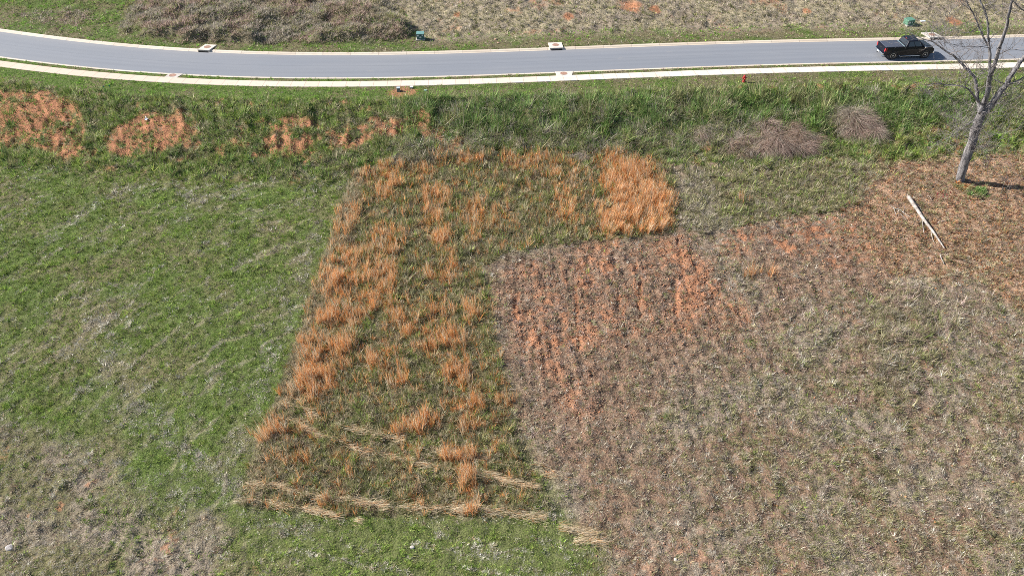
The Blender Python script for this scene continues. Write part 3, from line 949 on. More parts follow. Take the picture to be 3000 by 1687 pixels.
    pal = choose(pal, Z['greyb'] * .75, iGRY); pal = choose(pal, Z['greyb'] * .35, iOLV)
    vg = Z['verge']
    pal = choose(pal, vg * .95, iBGR)
    rv = sstep(-15, 22, x)
    pal = choose(pal, vg * rv * .55, iG); pal = choose(pal, vg * (.04 + rv * (.22 + .3 * sstep(.45, .6, n1))), iDRY); pal = choose(pal, vg * rv * .2, iBRN)
    nb = (np.abs(o + 2.4) < .25) | ((o > -.9) & (o < -.25))
    pal = choose(pal, nb * sstep(-20, 10, x) * .5, iDRY); pal = choose(pal, nb * sstep(-20, 10, x) * .3, iBRN)
    # size
    L = np.full(N, .10)
    L = L * (1 + .2 * rt + .15 * fr)
    L = np.where(rng.rand(N) < tl, .24, L); L = np.where(rng.rand(N) < ro, .22, L)
    L = np.where(rng.rand(N) < bk, .17 + .14 * n2, L); L = np.where(rng.rand(N) < db, .28 + .25 * n1, L)
    L = np.where(rng.rand(N) < Z['greyb'], .32, L)
    L = np.where(rng.rand(N) < rt * olive * 1.3, .17, L)
    L = np.where(vg > .5, .065, L); L = np.where(fv > .5, .08, L)
    L = np.where(rng.rand(N) < Z['darkr'], .32, L)
    clump_h = .45 + 1.25 * cellr(x, y, .34, 201) ** 1.5 * (.5 + 1.0 * cellr(x, y, .8, 202))
    L = L * clump_h * 1.25
    lod = (y * math.cos(PITCH) + (H) * math.sin(PITCH)) / 45.0         # farther tufts: fewer, a little broader
    Wd = (.015 + .015 * rng.rand(N)) * lod * np.where(L > .2, 1.15, 1)
    L = L * np.clip(lod, .9, 1.35)
    KB = 7
    lean0 = np.where(np.isin(pal, (iDRY, iGRY, iBRN, iMAU)), .68, .5)
    lean0 = np.where(tl > .5, .42, lean0)
    idx = np.repeat(np.arange(N), KB); M = len(idx)
    spread = (.035 + .22 * L) * 1.0
    r_ = np.sqrt(rng.rand(M)) * spread[idx]; a_ = rng.rand(M) * 2 * math.pi
    bx = x[idx] + r_ * np.cos(a_); by = y[idx] + r_ * np.sin(a_)
    zt = ground_z(x, y, Z)
    base = np.stack([bx, by, zt[idx] - .01], 1)
    tc = pick(pal)
    col = tc[idx]
    other = pick(pal[idx])
    mixf = (rng.rand(M) < .22)[:, None]
    shade = (.62 + .76 * cellr(x, y, .20, 203)) * (.84 + .32 * cellr(x, y, .6, 204)) * (.75 + .5 * rng.rand(N))  # random plant tones, spread widened to stand in for shadows among tufts
    col = np.where(mixf, other, col) * (1 + (rng.rand(M, 1) - .5) * .5) * shade[idx][:, None]
    # tufts lie over with the mower and the wind: along the old passes
    th = np.arctan2(y - ARC[1], x - ARC[0]) + math.pi / 2
    lie = np.where((Z['right'] + tl + bk) > .5, rng.rand(N) * 6.28, th)
    ang = a_ * .65 + lie[idx] * .35 + rng.randn(M) * .5
    lean = np.clip(lean0[idx] + rng.randn(M) * .22, .02, .97)
    LL = L[idx] * (.55 + .9 * rng.rand(M))
    grp = np.zeros(N, int)
    grp = np.where((bk > .5), 1, grp)
    grp = np.where((tl > .5), 2, grp)
    grp = np.where((rt > .5) & (tl <= .5) & (bk <= .5), 3, grp)
    grp = np.where(Z['far'] > .5, 4, grp)
    info = [("lawn_grass", "short mown green grass with pale dry streaks at left"), ("bank_grass", "tufted dark green grass on the bank below the sidewalk"),
            ("field_undergrowth", "olive undergrowth of the unmown field"), ("dry_thatch", "grey brown dry thatch on the right half of the lot"),
            ("roadside_grass", "grass and pale thatch beyond the street")]
    g = grp[idx]
    for k, (nm, lb) in enumerate(info):
        s = g == k
        ob = blades(nm, base[s], ang[s], lean[s], LL[s], Wd[idx][s], col[s], BLADE)
        tag(ob, lb, "grass" if k != 3 else "thatch", kind='stuff')


build_lawn()


def bent_blades(name, x, y, z, ang, lean, L, W, pal_idx, material, bend, var=.5, tipc=0):
    n = len(x)
    col = pick(np.asarray(pal_idx)) * (1 + (rng.rand(n, 1) - .5) * var)
    return blades(name, np.stack([x, y, z], 1), ang, lean, L, W, col, material, bend=bend, seg=3, tipc=tipc)


def build_broomsedge():
    N = 90000
    x, y = scatter(N, 20, 62, 1.0, 1.0)
    s = (x > ZP['tall'][:, 0].min() - 1) & (x < 26)
    x, y = x[s], y[s]
    d = orange_density(x, y)
    tall = pmask(x, y, ZP['tall'], .3, .3, 1.5, 116)
    n = fbm(x * 1.3, y * .6, 1.0, 121, 3); c1 = cellr(x, y * .6, .30, 210); c2 = cellr(x, y, .7, 211)
    v = n * .45 + c1 * .33 + c2 * .22
    p = np.clip(d, 0, 1.4) * sstep(.44 - .12 * (d > 1.0), .62, v) * .85 + tall * .16 * sstep(.62, .72, v)
    p = np.where((tall < .3) & (d < .2), 0, p)
    s = rng.rand(len(x)) < p
    x, y, d = x[s], y[s], d[s]; N = len(x)
    Z = zones(x, y); zt = ground_z(x, y, Z)
    KB = 11
    idx = np.repeat(np.arange(N), KB); M = len(idx)
    hgt = (.62 + .62 * fbm(x, y, 1.2, 125, 2)) * (.8 + .4 * cellr(x, y, .3, 212)) * (1 + .15 * (d > 1))
    r_ = np.sqrt(rng.rand(M)) * .09; a_ = rng.rand(M) * 6.283
    pal = np.where(rng.rand(M) < .80, iORG, iSTR)
    yel = (rng.rand(N) < .25)[idx]
    pal = np.where(yel & (rng.rand(M) < .6), iSTR, pal)
    ob = bent_blades("broomsedge", x[idx] + r_ * np.cos(a_), y[idx] + r_ * np.sin(a_), zt[idx], a_ * .4 + rng.randn(M) * .6 + (fbm(x, y, 5, 127)[idx] - .3) * 3,
                     np.clip(.06 + np.abs(rng.randn(M)) * .09, 0, .6), hgt[idx] * (.5 + .65 * rng.rand(M)), .010 + .011 * rng.rand(M), pal, BLADE_DRY, .06 + .10 * rng.rand(M), .5, 1)
    tag(ob, "upright rust orange broomsedge stalks over the unmown field", "tall grass", kind='stuff')
    print("broomsedge", N)


build_broomsedge()


def build_margin():
    N = 60000
    x, y = scatter(N, 20, 62, 1.2, 1.0)
    Z = {'tall': pmask(x, y, ZP['tall'], .2, .3, 1.5, 116)}
    e = lmask(x, y, EDGE_IN, .3, 1.3, .5, 1.5)
    p = Z['tall'] * (.18 + 1.1 * e) * (.4 + .9 * cellr(x, y, .35, 220))
    s = rng.rand(N) < p
    x, y = x[s], y[s]; N = len(x)
    zt = ground_z(x, y)
    KB = 9; idx = np.repeat(np.arange(N), KB); M = len(idx)
    r_ = np.sqrt(rng.rand(M)) * .10; a_ = rng.rand(M) * 6.283
    pal = np.array([iDRY, iSTR, iOLV, iSTR])[rng.randint(0, 4, N)][idx]
    ob = bent_blades("tan_grass", x[idx] + r_ * np.cos(a_), y[idx] + r_ * np.sin(a_), zt[idx], a_ * .5 + rng.randn(M), np.clip(.25 + rng.randn(M) * .15, .02, .9),
                     .26 + .26 * rng.rand(M), .009 + .010 * rng.rand(M), pal, BLADE_DRY, .1 + .25 * rng.rand(M))
    tag(ob, "yellowish tan grass, thickest along the left margin of the unmown field", "grass", kind='stuff')


build_margin()


def build_swaths():
    X = []; Y = []; A = []; Lg = []; Hh = []
    for P, wd, n in SWATH:
        n = int(n * .5)
        seg = np.diff(P, axis=0); ln = np.hypot(seg[:, 0], seg[:, 1]); cum = np.concatenate([[0], np.cumsum(ln)])
        t = rng.rand(n * 2) * cum[-1]
        t = t[vnoise(t * 1.1, t * 0, int(wd * 1000)) > .15 + .5 * rng.rand(n * 2)]; n = len(t)
        k = np.clip(np.searchsorted(cum, t) - 1, 0, len(ln) - 1)
        u = (t - cum[k]) / ln[k]
        px = P[k, 0] + seg[k, 0] * u; py = P[k, 1] + seg[k, 1] * u
        dirn = np.arctan2(seg[k, 1], seg[k, 0])
        wob = (fbm(t, t * 0 + wd * 7, 1.3, 5) - .5) * .7
        q = rng.randn(n) * (wd * .35 + .55 * wd * rng.rand(n) ** 2 * 2.2) + wob * .45
        px = px - np.sin(dirn) * q; py = py + np.cos(dirn) * q
        X.append(px); Y.append(py); A.append(dirn + rng.randn(n) * .30 + .05); Lg.append(.20 + .40 * rng.rand(n)); Hh.append(.02 + .15 * rng.rand(n))
    X, Y, A, Lg, Hh = map(np.concatenate, (X, Y, A, Lg, Hh))
    z = macro_z(X, Y) + Hh
    ob = bent_blades("straw_swath", X, Y, z, A, np.clip(.88 + rng.randn(len(X)) * .10, .4, 1.0), Lg, .008 + .009 * rng.rand(len(X)),
                     np.where(rng.rand(len(X)) < .9, iSTR, iORG), BLADE_DRY, .05 + .1 * rng.rand(len(X)))
    tag(ob, "pale flattened straw lying in long lines across the foot of the field", "straw", kind='stuff')


build_swaths()


def build_thicket():
    N = 42000
    x, y = scatter(N, 78, 104, .5, 1.0)
    s = x < 2
    x, y = x[s], y[s]
    Z = zones(x, y)
    m = np.maximum(Z['brush'], Z['brush2'] * .8)
    m = np.maximum(m, Z['weedl'] * .12)
    s = rng.rand(len(x)) < m
    x, y = x[s], y[s]; Z = {k: v[s] for k, v in Z.items()}; N = len(x)
    zt = ground_z(x, y, Z)
    KB = 12
    idx = np.repeat(np.arange(N), KB); M = len(idx)
    n1 = fbm(x, y, 2.6, 131, 3)
    pal = np.where(rng.rand(N) < sstep(.45, .62, n1), iMAU, iGRY)
    east = sstep(-22, -14, x)
    pal = np.where(rng.rand(N) < .30 * east + .12, iDRY, pal)
    pal = np.where(rng.rand(N) < .14 + .3 * sstep(.55, .7, fbm(x, y, 3.5, 137)), iOLV, pal)
    r_ = np.sqrt(rng.rand(M)) * .22; a_ = rng.rand(M) * 6.283
    ob = bent_blades("weed_thicket", x[idx] + r_ * np.cos(a_), y[idx] + r_ * np.sin(a_), zt[idx], a_ + rng.randn(M) * .4,
                     np.clip(.36 + rng.randn(M) * .2, .03, .95), .22 + .38 * rng.rand(M), .022 + .022 * rng.rand(M), pal[idx], BLADE_DRY, .2 + .25 * rng.rand(M), .6)
    tag(ob, "dense thicket of dry grey and mauve weeds in mounds beyond the street at left", "brush", kind='stuff')


build_thicket()


# scattered long pale stems in the thatch and weeds on the bank
def build_stems():
    N = 110000
    x, y = scatter(N, 15, 75, 1.3, 1.08)
    Z = zones(x, y)
    n1 = fbm(x, y, 2.6, 141, 3)
    ol = sstep(-4, 22, x) * sstep(50, 32, y)
    tus = sstep(.35, .8, cellr(x, y, .55, 230) * .6 + cellr(x, y, .25, 231) * .4)
    p = tus * 1.3 * Z['right'] * (.35 + .65 * ol * sstep(.3, .6, n1)) * (1 - .5 * Z['warm']) + Z['brownl'] * .25 * tus + .05 * tus + Z['bank'] * (.15 + .55 * Z['darkb'] * sstep(.42, .6, n1)) + Z['greyb'] * .7 + Z['rough'] * .35 + Z['tall'] * .12 + Z['track'] * .4 + Z['darkr'] * 1.2
    p *= (1 - clay_cover(x, y, Z) * .8)
    s = (rng.rand(N) < p) & ~((Z['o'] > -4.2))
    x, y = x[s], y[s]; Z = {k: v[s] for k, v in Z.items()}; N = len(x)
    zt = ground_z(x, y, Z)
    KB = 9
    idx = np.repeat(np.arange(N), KB); M = len(idx)
    pal = np.where(rng.rand(N) < .45, iGRY, iDRY)
    pal = np.where((Z['warm'] > .5) & (rng.rand(N) < .5), iBRN, pal)
    pal = np.where((Z['bank'] > .5) & (rng.rand(N) < .6), iDGR, pal)
    pal = np.where((Z['darkr'] > .2) & (rng.rand(N) < .75), np.where(rng.rand(N) < .7, iMAU, iOLV), pal)
    pal = np.where(rng.rand(N) < .15 + .35 * ol[s], iOLV, pal)
    hh = .16 + .16 * Z['bank'] + .12 * Z['rough'] + .16 * Z['greyb'] + .22 * Z['darkr'] + .14 * Z['darkb'] * Z['bank']
    r_ = np.sqrt(rng.rand(M)) * .10; a_ = rng.rand(M) * 6.283
    lie = (fbm(x, y, 1.6, 147)[idx]) * 12
    ob = bent_blades("dry_stems", x[idx] + r_ * np.cos(a_), y[idx] + r_ * np.sin(a_), zt[idx], lie + rng.randn(M) * .8,
                     np.clip(.5 + rng.randn(M) * .22, .03, .97), hh[idx] * (.7 + .9 * rng.rand(M)), .010 + .012 * rng.rand(M), pal[idx], BLADE_DRY, .15 + .3 * rng.rand(M))
    tag(ob, "long pale dry stems tangled over the rough ground", "weeds", kind='stuff')
    print("stems", N)


build_stems()


# ------------------------------------------------------------------ clods and fallen leaves
def build_clods():
    N = 150000
    x, y = scatter(N, 18, 75, 1.5, 1.08)
    Z = zones(x, y)
    cc = clay_cover(x, y, Z)
    p = cc * (.9 * np.maximum(Z['clay'], Z['clay2']) + .55 * np.maximum(Z['b1'], np.maximum(Z['b2'], Z['b3'])) + .4 * Z['clay3']) + Z['clay'] * .5 + .06 * Z['right'] + .45 * Z['warm']
    s = (rng.rand(N) < p) & (Z['o'] < -5)
    x, y, cc = x[s], y[s], cc[s]; Z = {k: v[s] for k, v in Z.items()}; N = len(x)
    zt = ground_z(x, y, Z)
    r = .025 + .05 * rng.rand(N) ** 3 + .012 * Z['clay']
    D = np.array([(1, 0, 0), (0, 1, 0), (-1, 0, 0), (0, -1, 0), (0, 0, 1), (0, 0, -1)], float)
    J = D[None] * (.6 + .8 * rng.rand(N, 6, 1)) + (rng.rand(N, 6, 3) - .5) * .5
    J[:, :, 2] *= .8
    th = rng.rand(N) * 6.28; c, s_ = np.cos(th)[:, None], np.sin(th)[:, None]
    JX = J[:, :, 0] * c - J[:, :, 1] * s_; JY = J[:, :, 0] * s_ + J[:, :, 1] * c
    V = np.stack([JX * r[:, None] + x[:, None], JY * r[:, None] + y[:, None], J[:, :, 2] * r[:, None] + zt[:, None] + r[:, None] * .2], -1).reshape(-1, 3)
    f = np.array([(0, 1, 4), (1, 2, 4), (2, 3, 4), (3, 0, 4), (1, 0, 5), (2, 1, 5), (3, 2, 5), (0, 3, 5)])
    F = ((np.arange(N) * 6)[:, None, None] + f[None]).reshape(-1, 3)
    base = np.where((rng.rand(N) < .2 + .5 * cc)[:, None], CLAY_G * 1.0, np.array((.29, .175, .12)))
    col = base * (.75 + .5 * rng.rand(N, 1))
    ob = fast_mesh("soil_clods", V, F, mat_attr, np.repeat(col, 6, 0))
    tag(ob, "small crumbled clods of red clay on the bare ground", "clods", kind='stuff')
    print("clods", N)


def attr_mat(name, rough=.95):
    m, t, b = new_mat(name)
    a = t.nodes.new("ShaderNodeAttribute"); a.attribute_name = "Col"
    t.links.new(a.outputs['Color'], b.inputs['Base Color'])
    b.inputs['Roughness'].default_value = rough
    b.inputs['Specular IOR Level'].default_value = .15
    return m


mat_attr = attr_mat("crumbled_clay")
build_clods()


def build_leaves():
    N = 110000
    x, y = scatter(N, 24, 70, 1.3, 1.1)
    s = x > 8
    x, y = x[s], y[s]
    Z = zones(x, y)
    n1 = fbm(x, y, 2.2, 151, 3)
    dt = np.hypot(x - TREE[0], y - TREE[1])
    p = Z['leafy'] * (.35 + .65 * sstep(.35, .6, n1)) + .16 * Z['right'] * np.exp(-dt / 14)
    s = (rng.rand(len(x)) < p) & (Z['o'] < -6)
    x, y = x[s], y[s]; Z = {k: v[s] for k, v in Z.items()}; N = len(x)
    zt = ground_z(x, y, Z) + .03 + .05 * rng.rand(N)
    r = .035 + .035 * rng.rand(N)
    th = rng.rand(N) * 6.28
    ux = np.stack([np.cos(th), np.sin(th), rng.randn(N) * .45], 1); uy = np.stack([-np.sin(th), np.cos(th), rng.randn(N) * .45], 1)
    C = np.stack([x, y, zt], 1)
    V = np.stack([C + ux * r[:, None] * 1.3, C + uy * r[:, None] * .8 + np.array([0, 0, .012]), C - ux * r[:, None], C - uy * r[:, None] * .8 + np.array([0, 0, .012])], 1).reshape(-1, 3)
    F = np.arange(4 * N).reshape(-1, 4)
    dtt = np.hypot(x - PX(2385, 498)[0], y - PX(2385, 498)[1])
    col = PALS[iLEAF][rng.randint(0, 5, N)] * (.7 + .5 * rng.rand(N, 1))
    red = rng.rand(N) < .7 * np.exp(-(dtt / 1.1) ** 2)
    col = np.where(red[:, None], np.array((.28, .03, .045)), col)
    ob = fast_mesh("leaf_litter", V, F, BLADE_DRY, np.repeat(col, 4, 0))
    tag(ob, "fallen orange brown leaves scattered around the bare tree", "leaves", kind='stuff')
    print("leaves", N)


build_leaves()


# ------------------------------------------------------------------ drooping dry grass clumps and shrubs as things
def clump(name, label, cat, ov, rx, ry, h, n, pals, group=None, L=(.38, .5), W=.022, bend=.75, lean=.5):
    cx, cy, cz = PX(*ov)
    m = max(6, int(rx * ry * 8)) if bend > .35 else max(5, int(rx * ry * 14))
    ta = rng.rand(m) * 6.283; tr = np.sqrt(rng.rand(m)) * (.75 + .4 * rng.rand(m))
    th_ = (.55 + .75 * rng.rand(m)) * (1.15 - .5 * tr)
    k = rng.randint(0, m, n)
    ang = rng.rand(n) * 6.283; rr = np.sqrt(rng.rand(n))
    x = cx + np.cos(ta[k]) * tr[k] * rx + rr * np.cos(ang) * .16; y = cy + np.sin(ta[k]) * tr[k] * ry + rr * np.sin(ang) * .16
    z = macro_z(x, y) + h * .35 * (1 - rr) * th_[k] - .05
    tdir = rng.rand(m) * 6.283 if bend <= .35 else -1.2 + rng.randn(m) * 1.1
    a2 = np.where(rng.rand(n) < .15, ang, tdir[k] + rng.randn(n) * .6)
    pk = np.array(pals)[rng.randint(0, len(pals), m)]
    pal = np.where(rng.rand(n) < .6, pk[k], np.array(pals)[rng.randint(0, len(pals), n)])
    col = pick(pal) * (1 + (rng.rand(n, 1) - .5) * .7)
    base = np.stack([x - cx, y - cy, z - cz], 1)
    lsc = h * 1.35 * th_[k] if bend > .35 else 1.0
    ob = blades(name, base, a2, np.clip(lean + .35 * rr + rng.randn(n) * .18, .02, .97), (L[0] + L[1] * rng.rand(n)) * lsc * (1.25 if bend > .35 else 1), W * (.6 + .8 * rng.rand(n)), col, BLADE_DRY, bend=bend * (.5 + rng.rand(n)), seg=3)
    ob.location = (cx, cy, cz)
    # woody heart of the clump
    tag(ob, label, cat, group)
    return ob


GD = "clumps of dry mauve grass at the foot of the bank"
clump("dry_grass_clump", "large drooping clump of dry mauve grass, biggest of its row", "grass clump", (1955, 348), 3.0, 2.2, 1.15, 15000, [iMAU, iMAU, iGRY, iBRN], GD)
clump("dry_grass_clump", "low dry mauve grass clump below left of the biggest clump", "grass clump", (1850, 362), 2.2, 1.4, .8, 7000, [iMAU, iBRN, iGRY], GD)
clump("dry_grass_clump", "grey mauve grass clump nearest the dark path line", "grass clump", (1785, 338), 1.5, 1.5, .8, 4500, [iGRY, iMAU, iOLV], GD)
clump("dry_grass_clump", "pale sprawling dry grass clump nearest the tree", "grass clump", (2160, 310), 2.5, 1.8, .95, 9500, [iMAU, iGRY, iMAU, iDRY], GD)
clump("dry_grass_clump", "small pale dry grass clump between the biggest clump and the one by the tree", "grass clump", (2110, 286), 1.3, 1.1, .8, 3300, [iGRY, iDRY, iMAU], GD)
clump("dry_grass_clump", "grey weed clump at the top edge of the orange field, beside its dense corner", "grass clump", (1465, 392), 1.1, .8, .55, 1500, [iGRY, iGRY, iMAU], GD)
clump("dry_grass_clump", "grey weed clump at the top left corner of the orange field", "grass clump", (1030, 396), 1.2, .8, .5, 1400, [iGRY, iGRY, iDRY], GD)
clump("shrub", "low bush with yellow and rust leaves at the foot of the tree", "bush", (2418, 466), .9, .6, .5, 1800, [iLEAF, iOLV, iOLV, iORG], None, (.15, .25), .035, .3)
clump("shrub", "dark green bush in the shade right behind the tree foot", "bush", (2455, 486), 1.1, .6, .7, 2600, [iDGR, iDGR, iBRN], None, (.2, .25), .035, .3)
clump("shrub", "bright green bush beyond the tree on the bank, near the right edge", "bush", (2512, 345), .9, .8, .9, 1600, [iBGR, iG], None, (.25, .25), .035, .3)
clump("shrub", "dark green blades standing in for a shaded hollow on the bank above the orange field, left of middle", "bush", (1195, 268), 1.0, .6, .7, 1300, [iDGR], None, (.25, .25), .035, .3)  # dark blades added to imitate the shade of a hollow in the bank
clump("shrub", "small dark green bush on the bank below the middle of the sidewalk", "bush", (1432, 247), .5, .4, .5, 700, [iDGR], None, (.2, .2), .03, .3)

# ------------------------------------------------------------------ tree
M_BARK = None


def bark_mat():
    m, t, b = new_mat("grey_bark")
    tc = nd(t, "ShaderNodeTexCoord"); v = tc.outputs['Object']
    n1 = noise(t, v, 2.2, 6, (2.4, 2.4, .6)); n2 = noise(t, v, 11, 5, (2, 2, .45)); n3 = noise(t, v, .9, 3)
    c = mixc(t, mrange(t, n1, .38, .62, 0, 1), (.06, .055, .058), (.25, .235, .235))
    c = mixc(t, mrange(t, n2, .52, .68, 0, .8), c, (.38, .36, .345))
    c = mixc(t, mrange(t, n3, .5, .66, 0, .6), c, (.10, .10, .12))
    t.links.new(c, b.inputs['Base Color']); b.inputs['Roughness'].default_value = .9
    bp = nd(t, "ShaderNodeBump"); bp.inputs['Strength'].default_value = .8; bp.inputs['Distance'].default_value = .05
    t.links.new(n2, bp.inputs['Height']); t.links.new(bp.outputs[0], b.inputs['Normal'])
    return m


M_BARK = bark_mat()
M_TWIG = mat("twig_bark", (.17, .15, .145), .9, var=.35, vscale=2)


def TP(px, py, dy):
    """point above the tree foot, dy metres farther than the trunk"""
    u = 843.5 - py
    vx = px - 1500; vy = math.cos(PITCH) * FPX + math.sin(PITCH) * u; vz = -math.sin(PITCH) * FPX + math.cos(PITCH) * u
    t = (TREE[1] + dy) / vy
    return Vector((vx * t, TREE[1] + dy, H + vz * t))


def smooth_pts(P, n=4):
    out = []
    for i in range(len(P) - 1):
        p0 = P[max(i - 1, 0)]; p1 = P[i]; p2 = P[i + 1]; p3 = P[min(i + 2, len(P) - 1)]
        for k in range(n):
            t = k / n
            out.append(.5 * ((2 * p1) + (p2 - p0) * t + (2 * p0 - 5 * p1 + 4 * p2 - p3) * t * t + (3 * p1 - p0 - 3 * p2 + p3) * t ** 3))
    out.append(P[-1])
    return out


def build_tree():
    gzz = gz(*TREE)
    root = empty("bare_tree", (TREE[0], TREE[1], gzz))
    tag(root, "tall leafless grey tree rising at the right edge, near the street", "tree")
    o0 = Vector((TREE[0], TREE[1], gzz))
    rnd = random.Random(5)
    limbs = []

    def limb(name, pts, d0, d1, r0, r1, sides=9, sub=4, jit=.04, keep=True):
        m = len(pts)
        P = [TP(px, py, d0 + (d1 - d0) * i / (m - 1)) - o0 for i, (px, py) in enumerate(pts)]
        S = smooth_pts(P, sub)
        k = len(S)
        rads = [r0 + (r1 - r0) * (i / (k - 1)) ** .8 for i in range(k)]
        S = [p + Vector((rnd.gauss(0, jit), rnd.gauss(0, jit), rnd.gauss(0, jit))) * min(1, r * 8) * .6 for p, r in zip(S, rads)]
        if name == "trunk":
            rads[0] *= 1.35; rads[1] *= 1.12
            S[0].z -= .25
        mb = MB(); mb.tube(S, [r * (1 + rnd.uniform(-.06, .06)) for r in rads], sides)
        mb.build(name, M_BARK, root, smooth=True)
        if keep: limbs.append((S, rads))
        return S

    limb("trunk", [(2811, 534), (2818, 505), (2834, 455), (2853, 396), (2868, 350), (2882, 322)], 0, 0, .36, .32, 14, 4, .03)
    limb("limb", [(2876, 335), (2900, 312), (2926, 276), (2952, 243), (2972, 205), (3000, 170), (3050, 112), (3100, 50), (3140, -20), (3170, -100), (3190, -190)], 0, 2.5, .30, .06, 12)
    limb("limb", [(2873, 330), (2889, 287), (2898, 238), (2911, 198), (2930, 135), (2948, 80), (2962, 15), (2975, -40), (2984, -120), (2990, -190)], 0, -1.8, .23, .03, 10)
    limb("limb", [(2897, 240), (2900, 176), (2897, 139), (2895, 95), (2892, 55), (2878, 18), (2866, -6), (2850, -60), (2838, -120)], -.6, 1.2, .13, .03, 8)
    limb("limb", [(2897, 139), (2871, 88), (2853, 44), (2834, 11), (2822, -25), (2810, -70)], 0, 1.8, .075, .02, 7)
    limb("limb", [(2872, 338), (2866, 305), (2861, 270), (2853, 227), (2827, 198), (2798, 168), (2765, 146), (2732, 123), (2699, 113), (2668, 100)], 0, 2.6, .17, .022, 9)
    limb("limb", [(2853, 225), (2835, 196), (2812, 170), (2790, 140)], 1.0, 2.6, .04, .01, 6)
    limb("limb", [(2765, 146), (2768, 110), (2779, 73), (2780, 33)], 1.8, 1.4, .022, .006, 5)
    limb("limb", [(2775, 148), (2764, 110), (2762, 86)], 1.7, 2.4, .016, .005, 5)
    limb("limb", [(2866, 300), (2842, 267), (2824, 256), (2805, 251), (2772, 249), (2735, 245), (2718, 252)], 0, -2.4, .085, .015, 7)
    limb("limb", [(2778, 250), (2755, 256), (2735, 264), (2712, 268)], -1.8, -2.2, .02, .007, 5)
    limb("limb", [(2897, 141), (2871, 137), (2845, 137), (2820, 138), (2783, 128), (2770, 124)], -.2, -2.0, .028, .007, 6)
    limb("limb", [(2930, 159), (2948, 150), (2966, 145), (3000, 149), (3030, 140)], -.6, -1.8, .035, .01, 6)
    limb("limb", [(2955, 247), (2975, 240), (3000, 225), (3035, 196), (3080, 190)], .4, 1.6, .075, .02, 7)
    limb("limb", [(2943, 246), (2928, 240), (2911, 234), (2892, 222), (2871, 216), (2834, 214)], .5, -1.0, .045, .008, 6)
    limb("limb", [(3080, 80), (3040, 62), (3000, 33), (2975, 12), (2955, -12), (2930, -50)], 1.8, .2, .07, .02, 7)
    limb("limb", [(2912, 310), (2928, 300), (2944, 296), (2950, 304)], .1, -.8, .04, .006, 6)
    limb("limb", [(2932, 290), (2948, 276), (2966, 261), (3000, 253), (3030, 249)], .2, -1.4, .035, .008, 6)
    limb("limb", [(2853, 378), (2836, 378), (2820, 382), (2798, 376)], 0, -1.2, .03, .006, 6)
    limb("limb", [(2836, 405), (2826, 399), (2816, 396), (2783, 402)], 0, -1.3, .035, .006, 6)
    limb("limb", [(2860, 348), (2842, 360), (2827, 371), (2805, 384), (2790, 393), (2768, 426)], 0, -1.9, .05, .006, 6)
    limb("limb", [(2826, 372), (2806, 352), (2795, 350)], -.6, -1.5, .02, .005, 5)
    limb("limb", [(2848, 446), (2858, 434), (2871, 429), (2878, 452)], 0, -1.0, .04, .006, 6)
    limb("limb", [(2852, 430), (2880, 415), (2905, 417), (2930, 410)], 0, 1.4, .025, .005, 5)
    limb("limb", [(2862, 400), (2875, 380), (2895, 345), (2908, 330)], 0, -1.4, .03, .006, 5)
    limb("limb", [(2864, 392), (2890, 400), (2925, 392)], 0, 1.6, .022, .005, 5)
    limb("limb", [(2905, 340), (2935, 340), (2970, 338), (3010, 340)], .2, 1.8, .02, .005, 5)
    limb("limb", [(2870, 428), (2885, 445), (2895, 480), (2925, 520), (2960, 536)], -.6, -2.4, .014, .004, 5)
    # twigs
    tw = MB()
    count = 0

    def twig(p, d, L, r, depth):
        nonlocal count
        n = 4
        pts = [p]; q = p.copy(); dd = d.copy()
        for i in range(n):
            dd = (dd + Vector((rnd.gauss(0, .28), rnd.gauss(0, .28), rnd.gauss(0, .22) + .05))).normalized()
            q = q + dd * (L / n)
            pts.append(q.copy())
        tw.tube(pts, [r * (1 - .75 * i / n) for i in range(n + 1)], 3, cap=False)
        count += 1
        if depth > 0:
            for i in range(1, n + 1):
                if rnd.random() < .85:
                    a = Vector((rnd.gauss(0, 1), rnd.gauss(0, 1), rnd.gauss(.25, .8))).normalized()
                    nd_ = ((pts[i] - pts[i - 1]).normalized() * .9 + a * .8).normalized()
                    twig(pts[i], nd_, L * rnd.uniform(.35, .65), r * .62, depth - 1)

    for S, rads in limbs[1:]:
        for i in range(2, len(S)):
            r = rads[i]
            tip = i > len(S) - 4
            prob = (.9 if r < .06 else .5) if not tip else 1
            reps = 1 if not tip else 2
            for _ in range(reps):
                if rnd.random() < prob:
                    seg = (S[i] - S[i - 1]).normalized()
                    a = Vector((rnd.gauss(0, 1), rnd.gauss(0, 1), rnd.gauss(.2, .8))).normalized()
                    twig(S[i], (seg * .7 + a).normalized(), rnd.uniform(.9, 2.1), min(.030, max(.015, r * .5)), 2)
    # low ragged shoots on the trunk
    S, rads = limbs[0]
    for k in range(60):
        i = rnd.randint(6, len(S) - 1)
        a = Vector((rnd.gauss(0, 1), rnd.gauss(0, 1), rnd.gauss(-.1, .4))).normalized()
        twig(S[i], a, rnd.uniform(.7, 1.7), .012, 1)
    tw.build("crown", M_TWIG, root)
    print("twigs", count)


build_tree()

# ------------------------------------------------------------------ fallen wood
M_DEAD = mat("bleached_wood", (.30, .265, .235), .85, bump=.9, bscale=9, var=.5, vscale=3)
M_DEAD2 = mat("grey_wood", (.36, .335, .31), .9, bump=.4, bscale=14, var=.25, vscale=6)


def ground_tube(mb, pts, r0, r1, lift=.04, sides=7, org=(0, 0, 0)):
    P = []
    for k, (a, b) in enumerate(pts):
        x, y = at_px(a, b)
        P.append(Vector((x - org[0], y - org[1], float(macro_z(x, y)) + lift + max(r0 + (r1 - r0) * k / (len(pts) - 1), 0) - org[2])))
    P = smooth_pts(P, 3)
    n = len(P)
    mb.tube(P, [r0 + (r1 - r0) * i / (n - 1) for i in range(n)], sides)


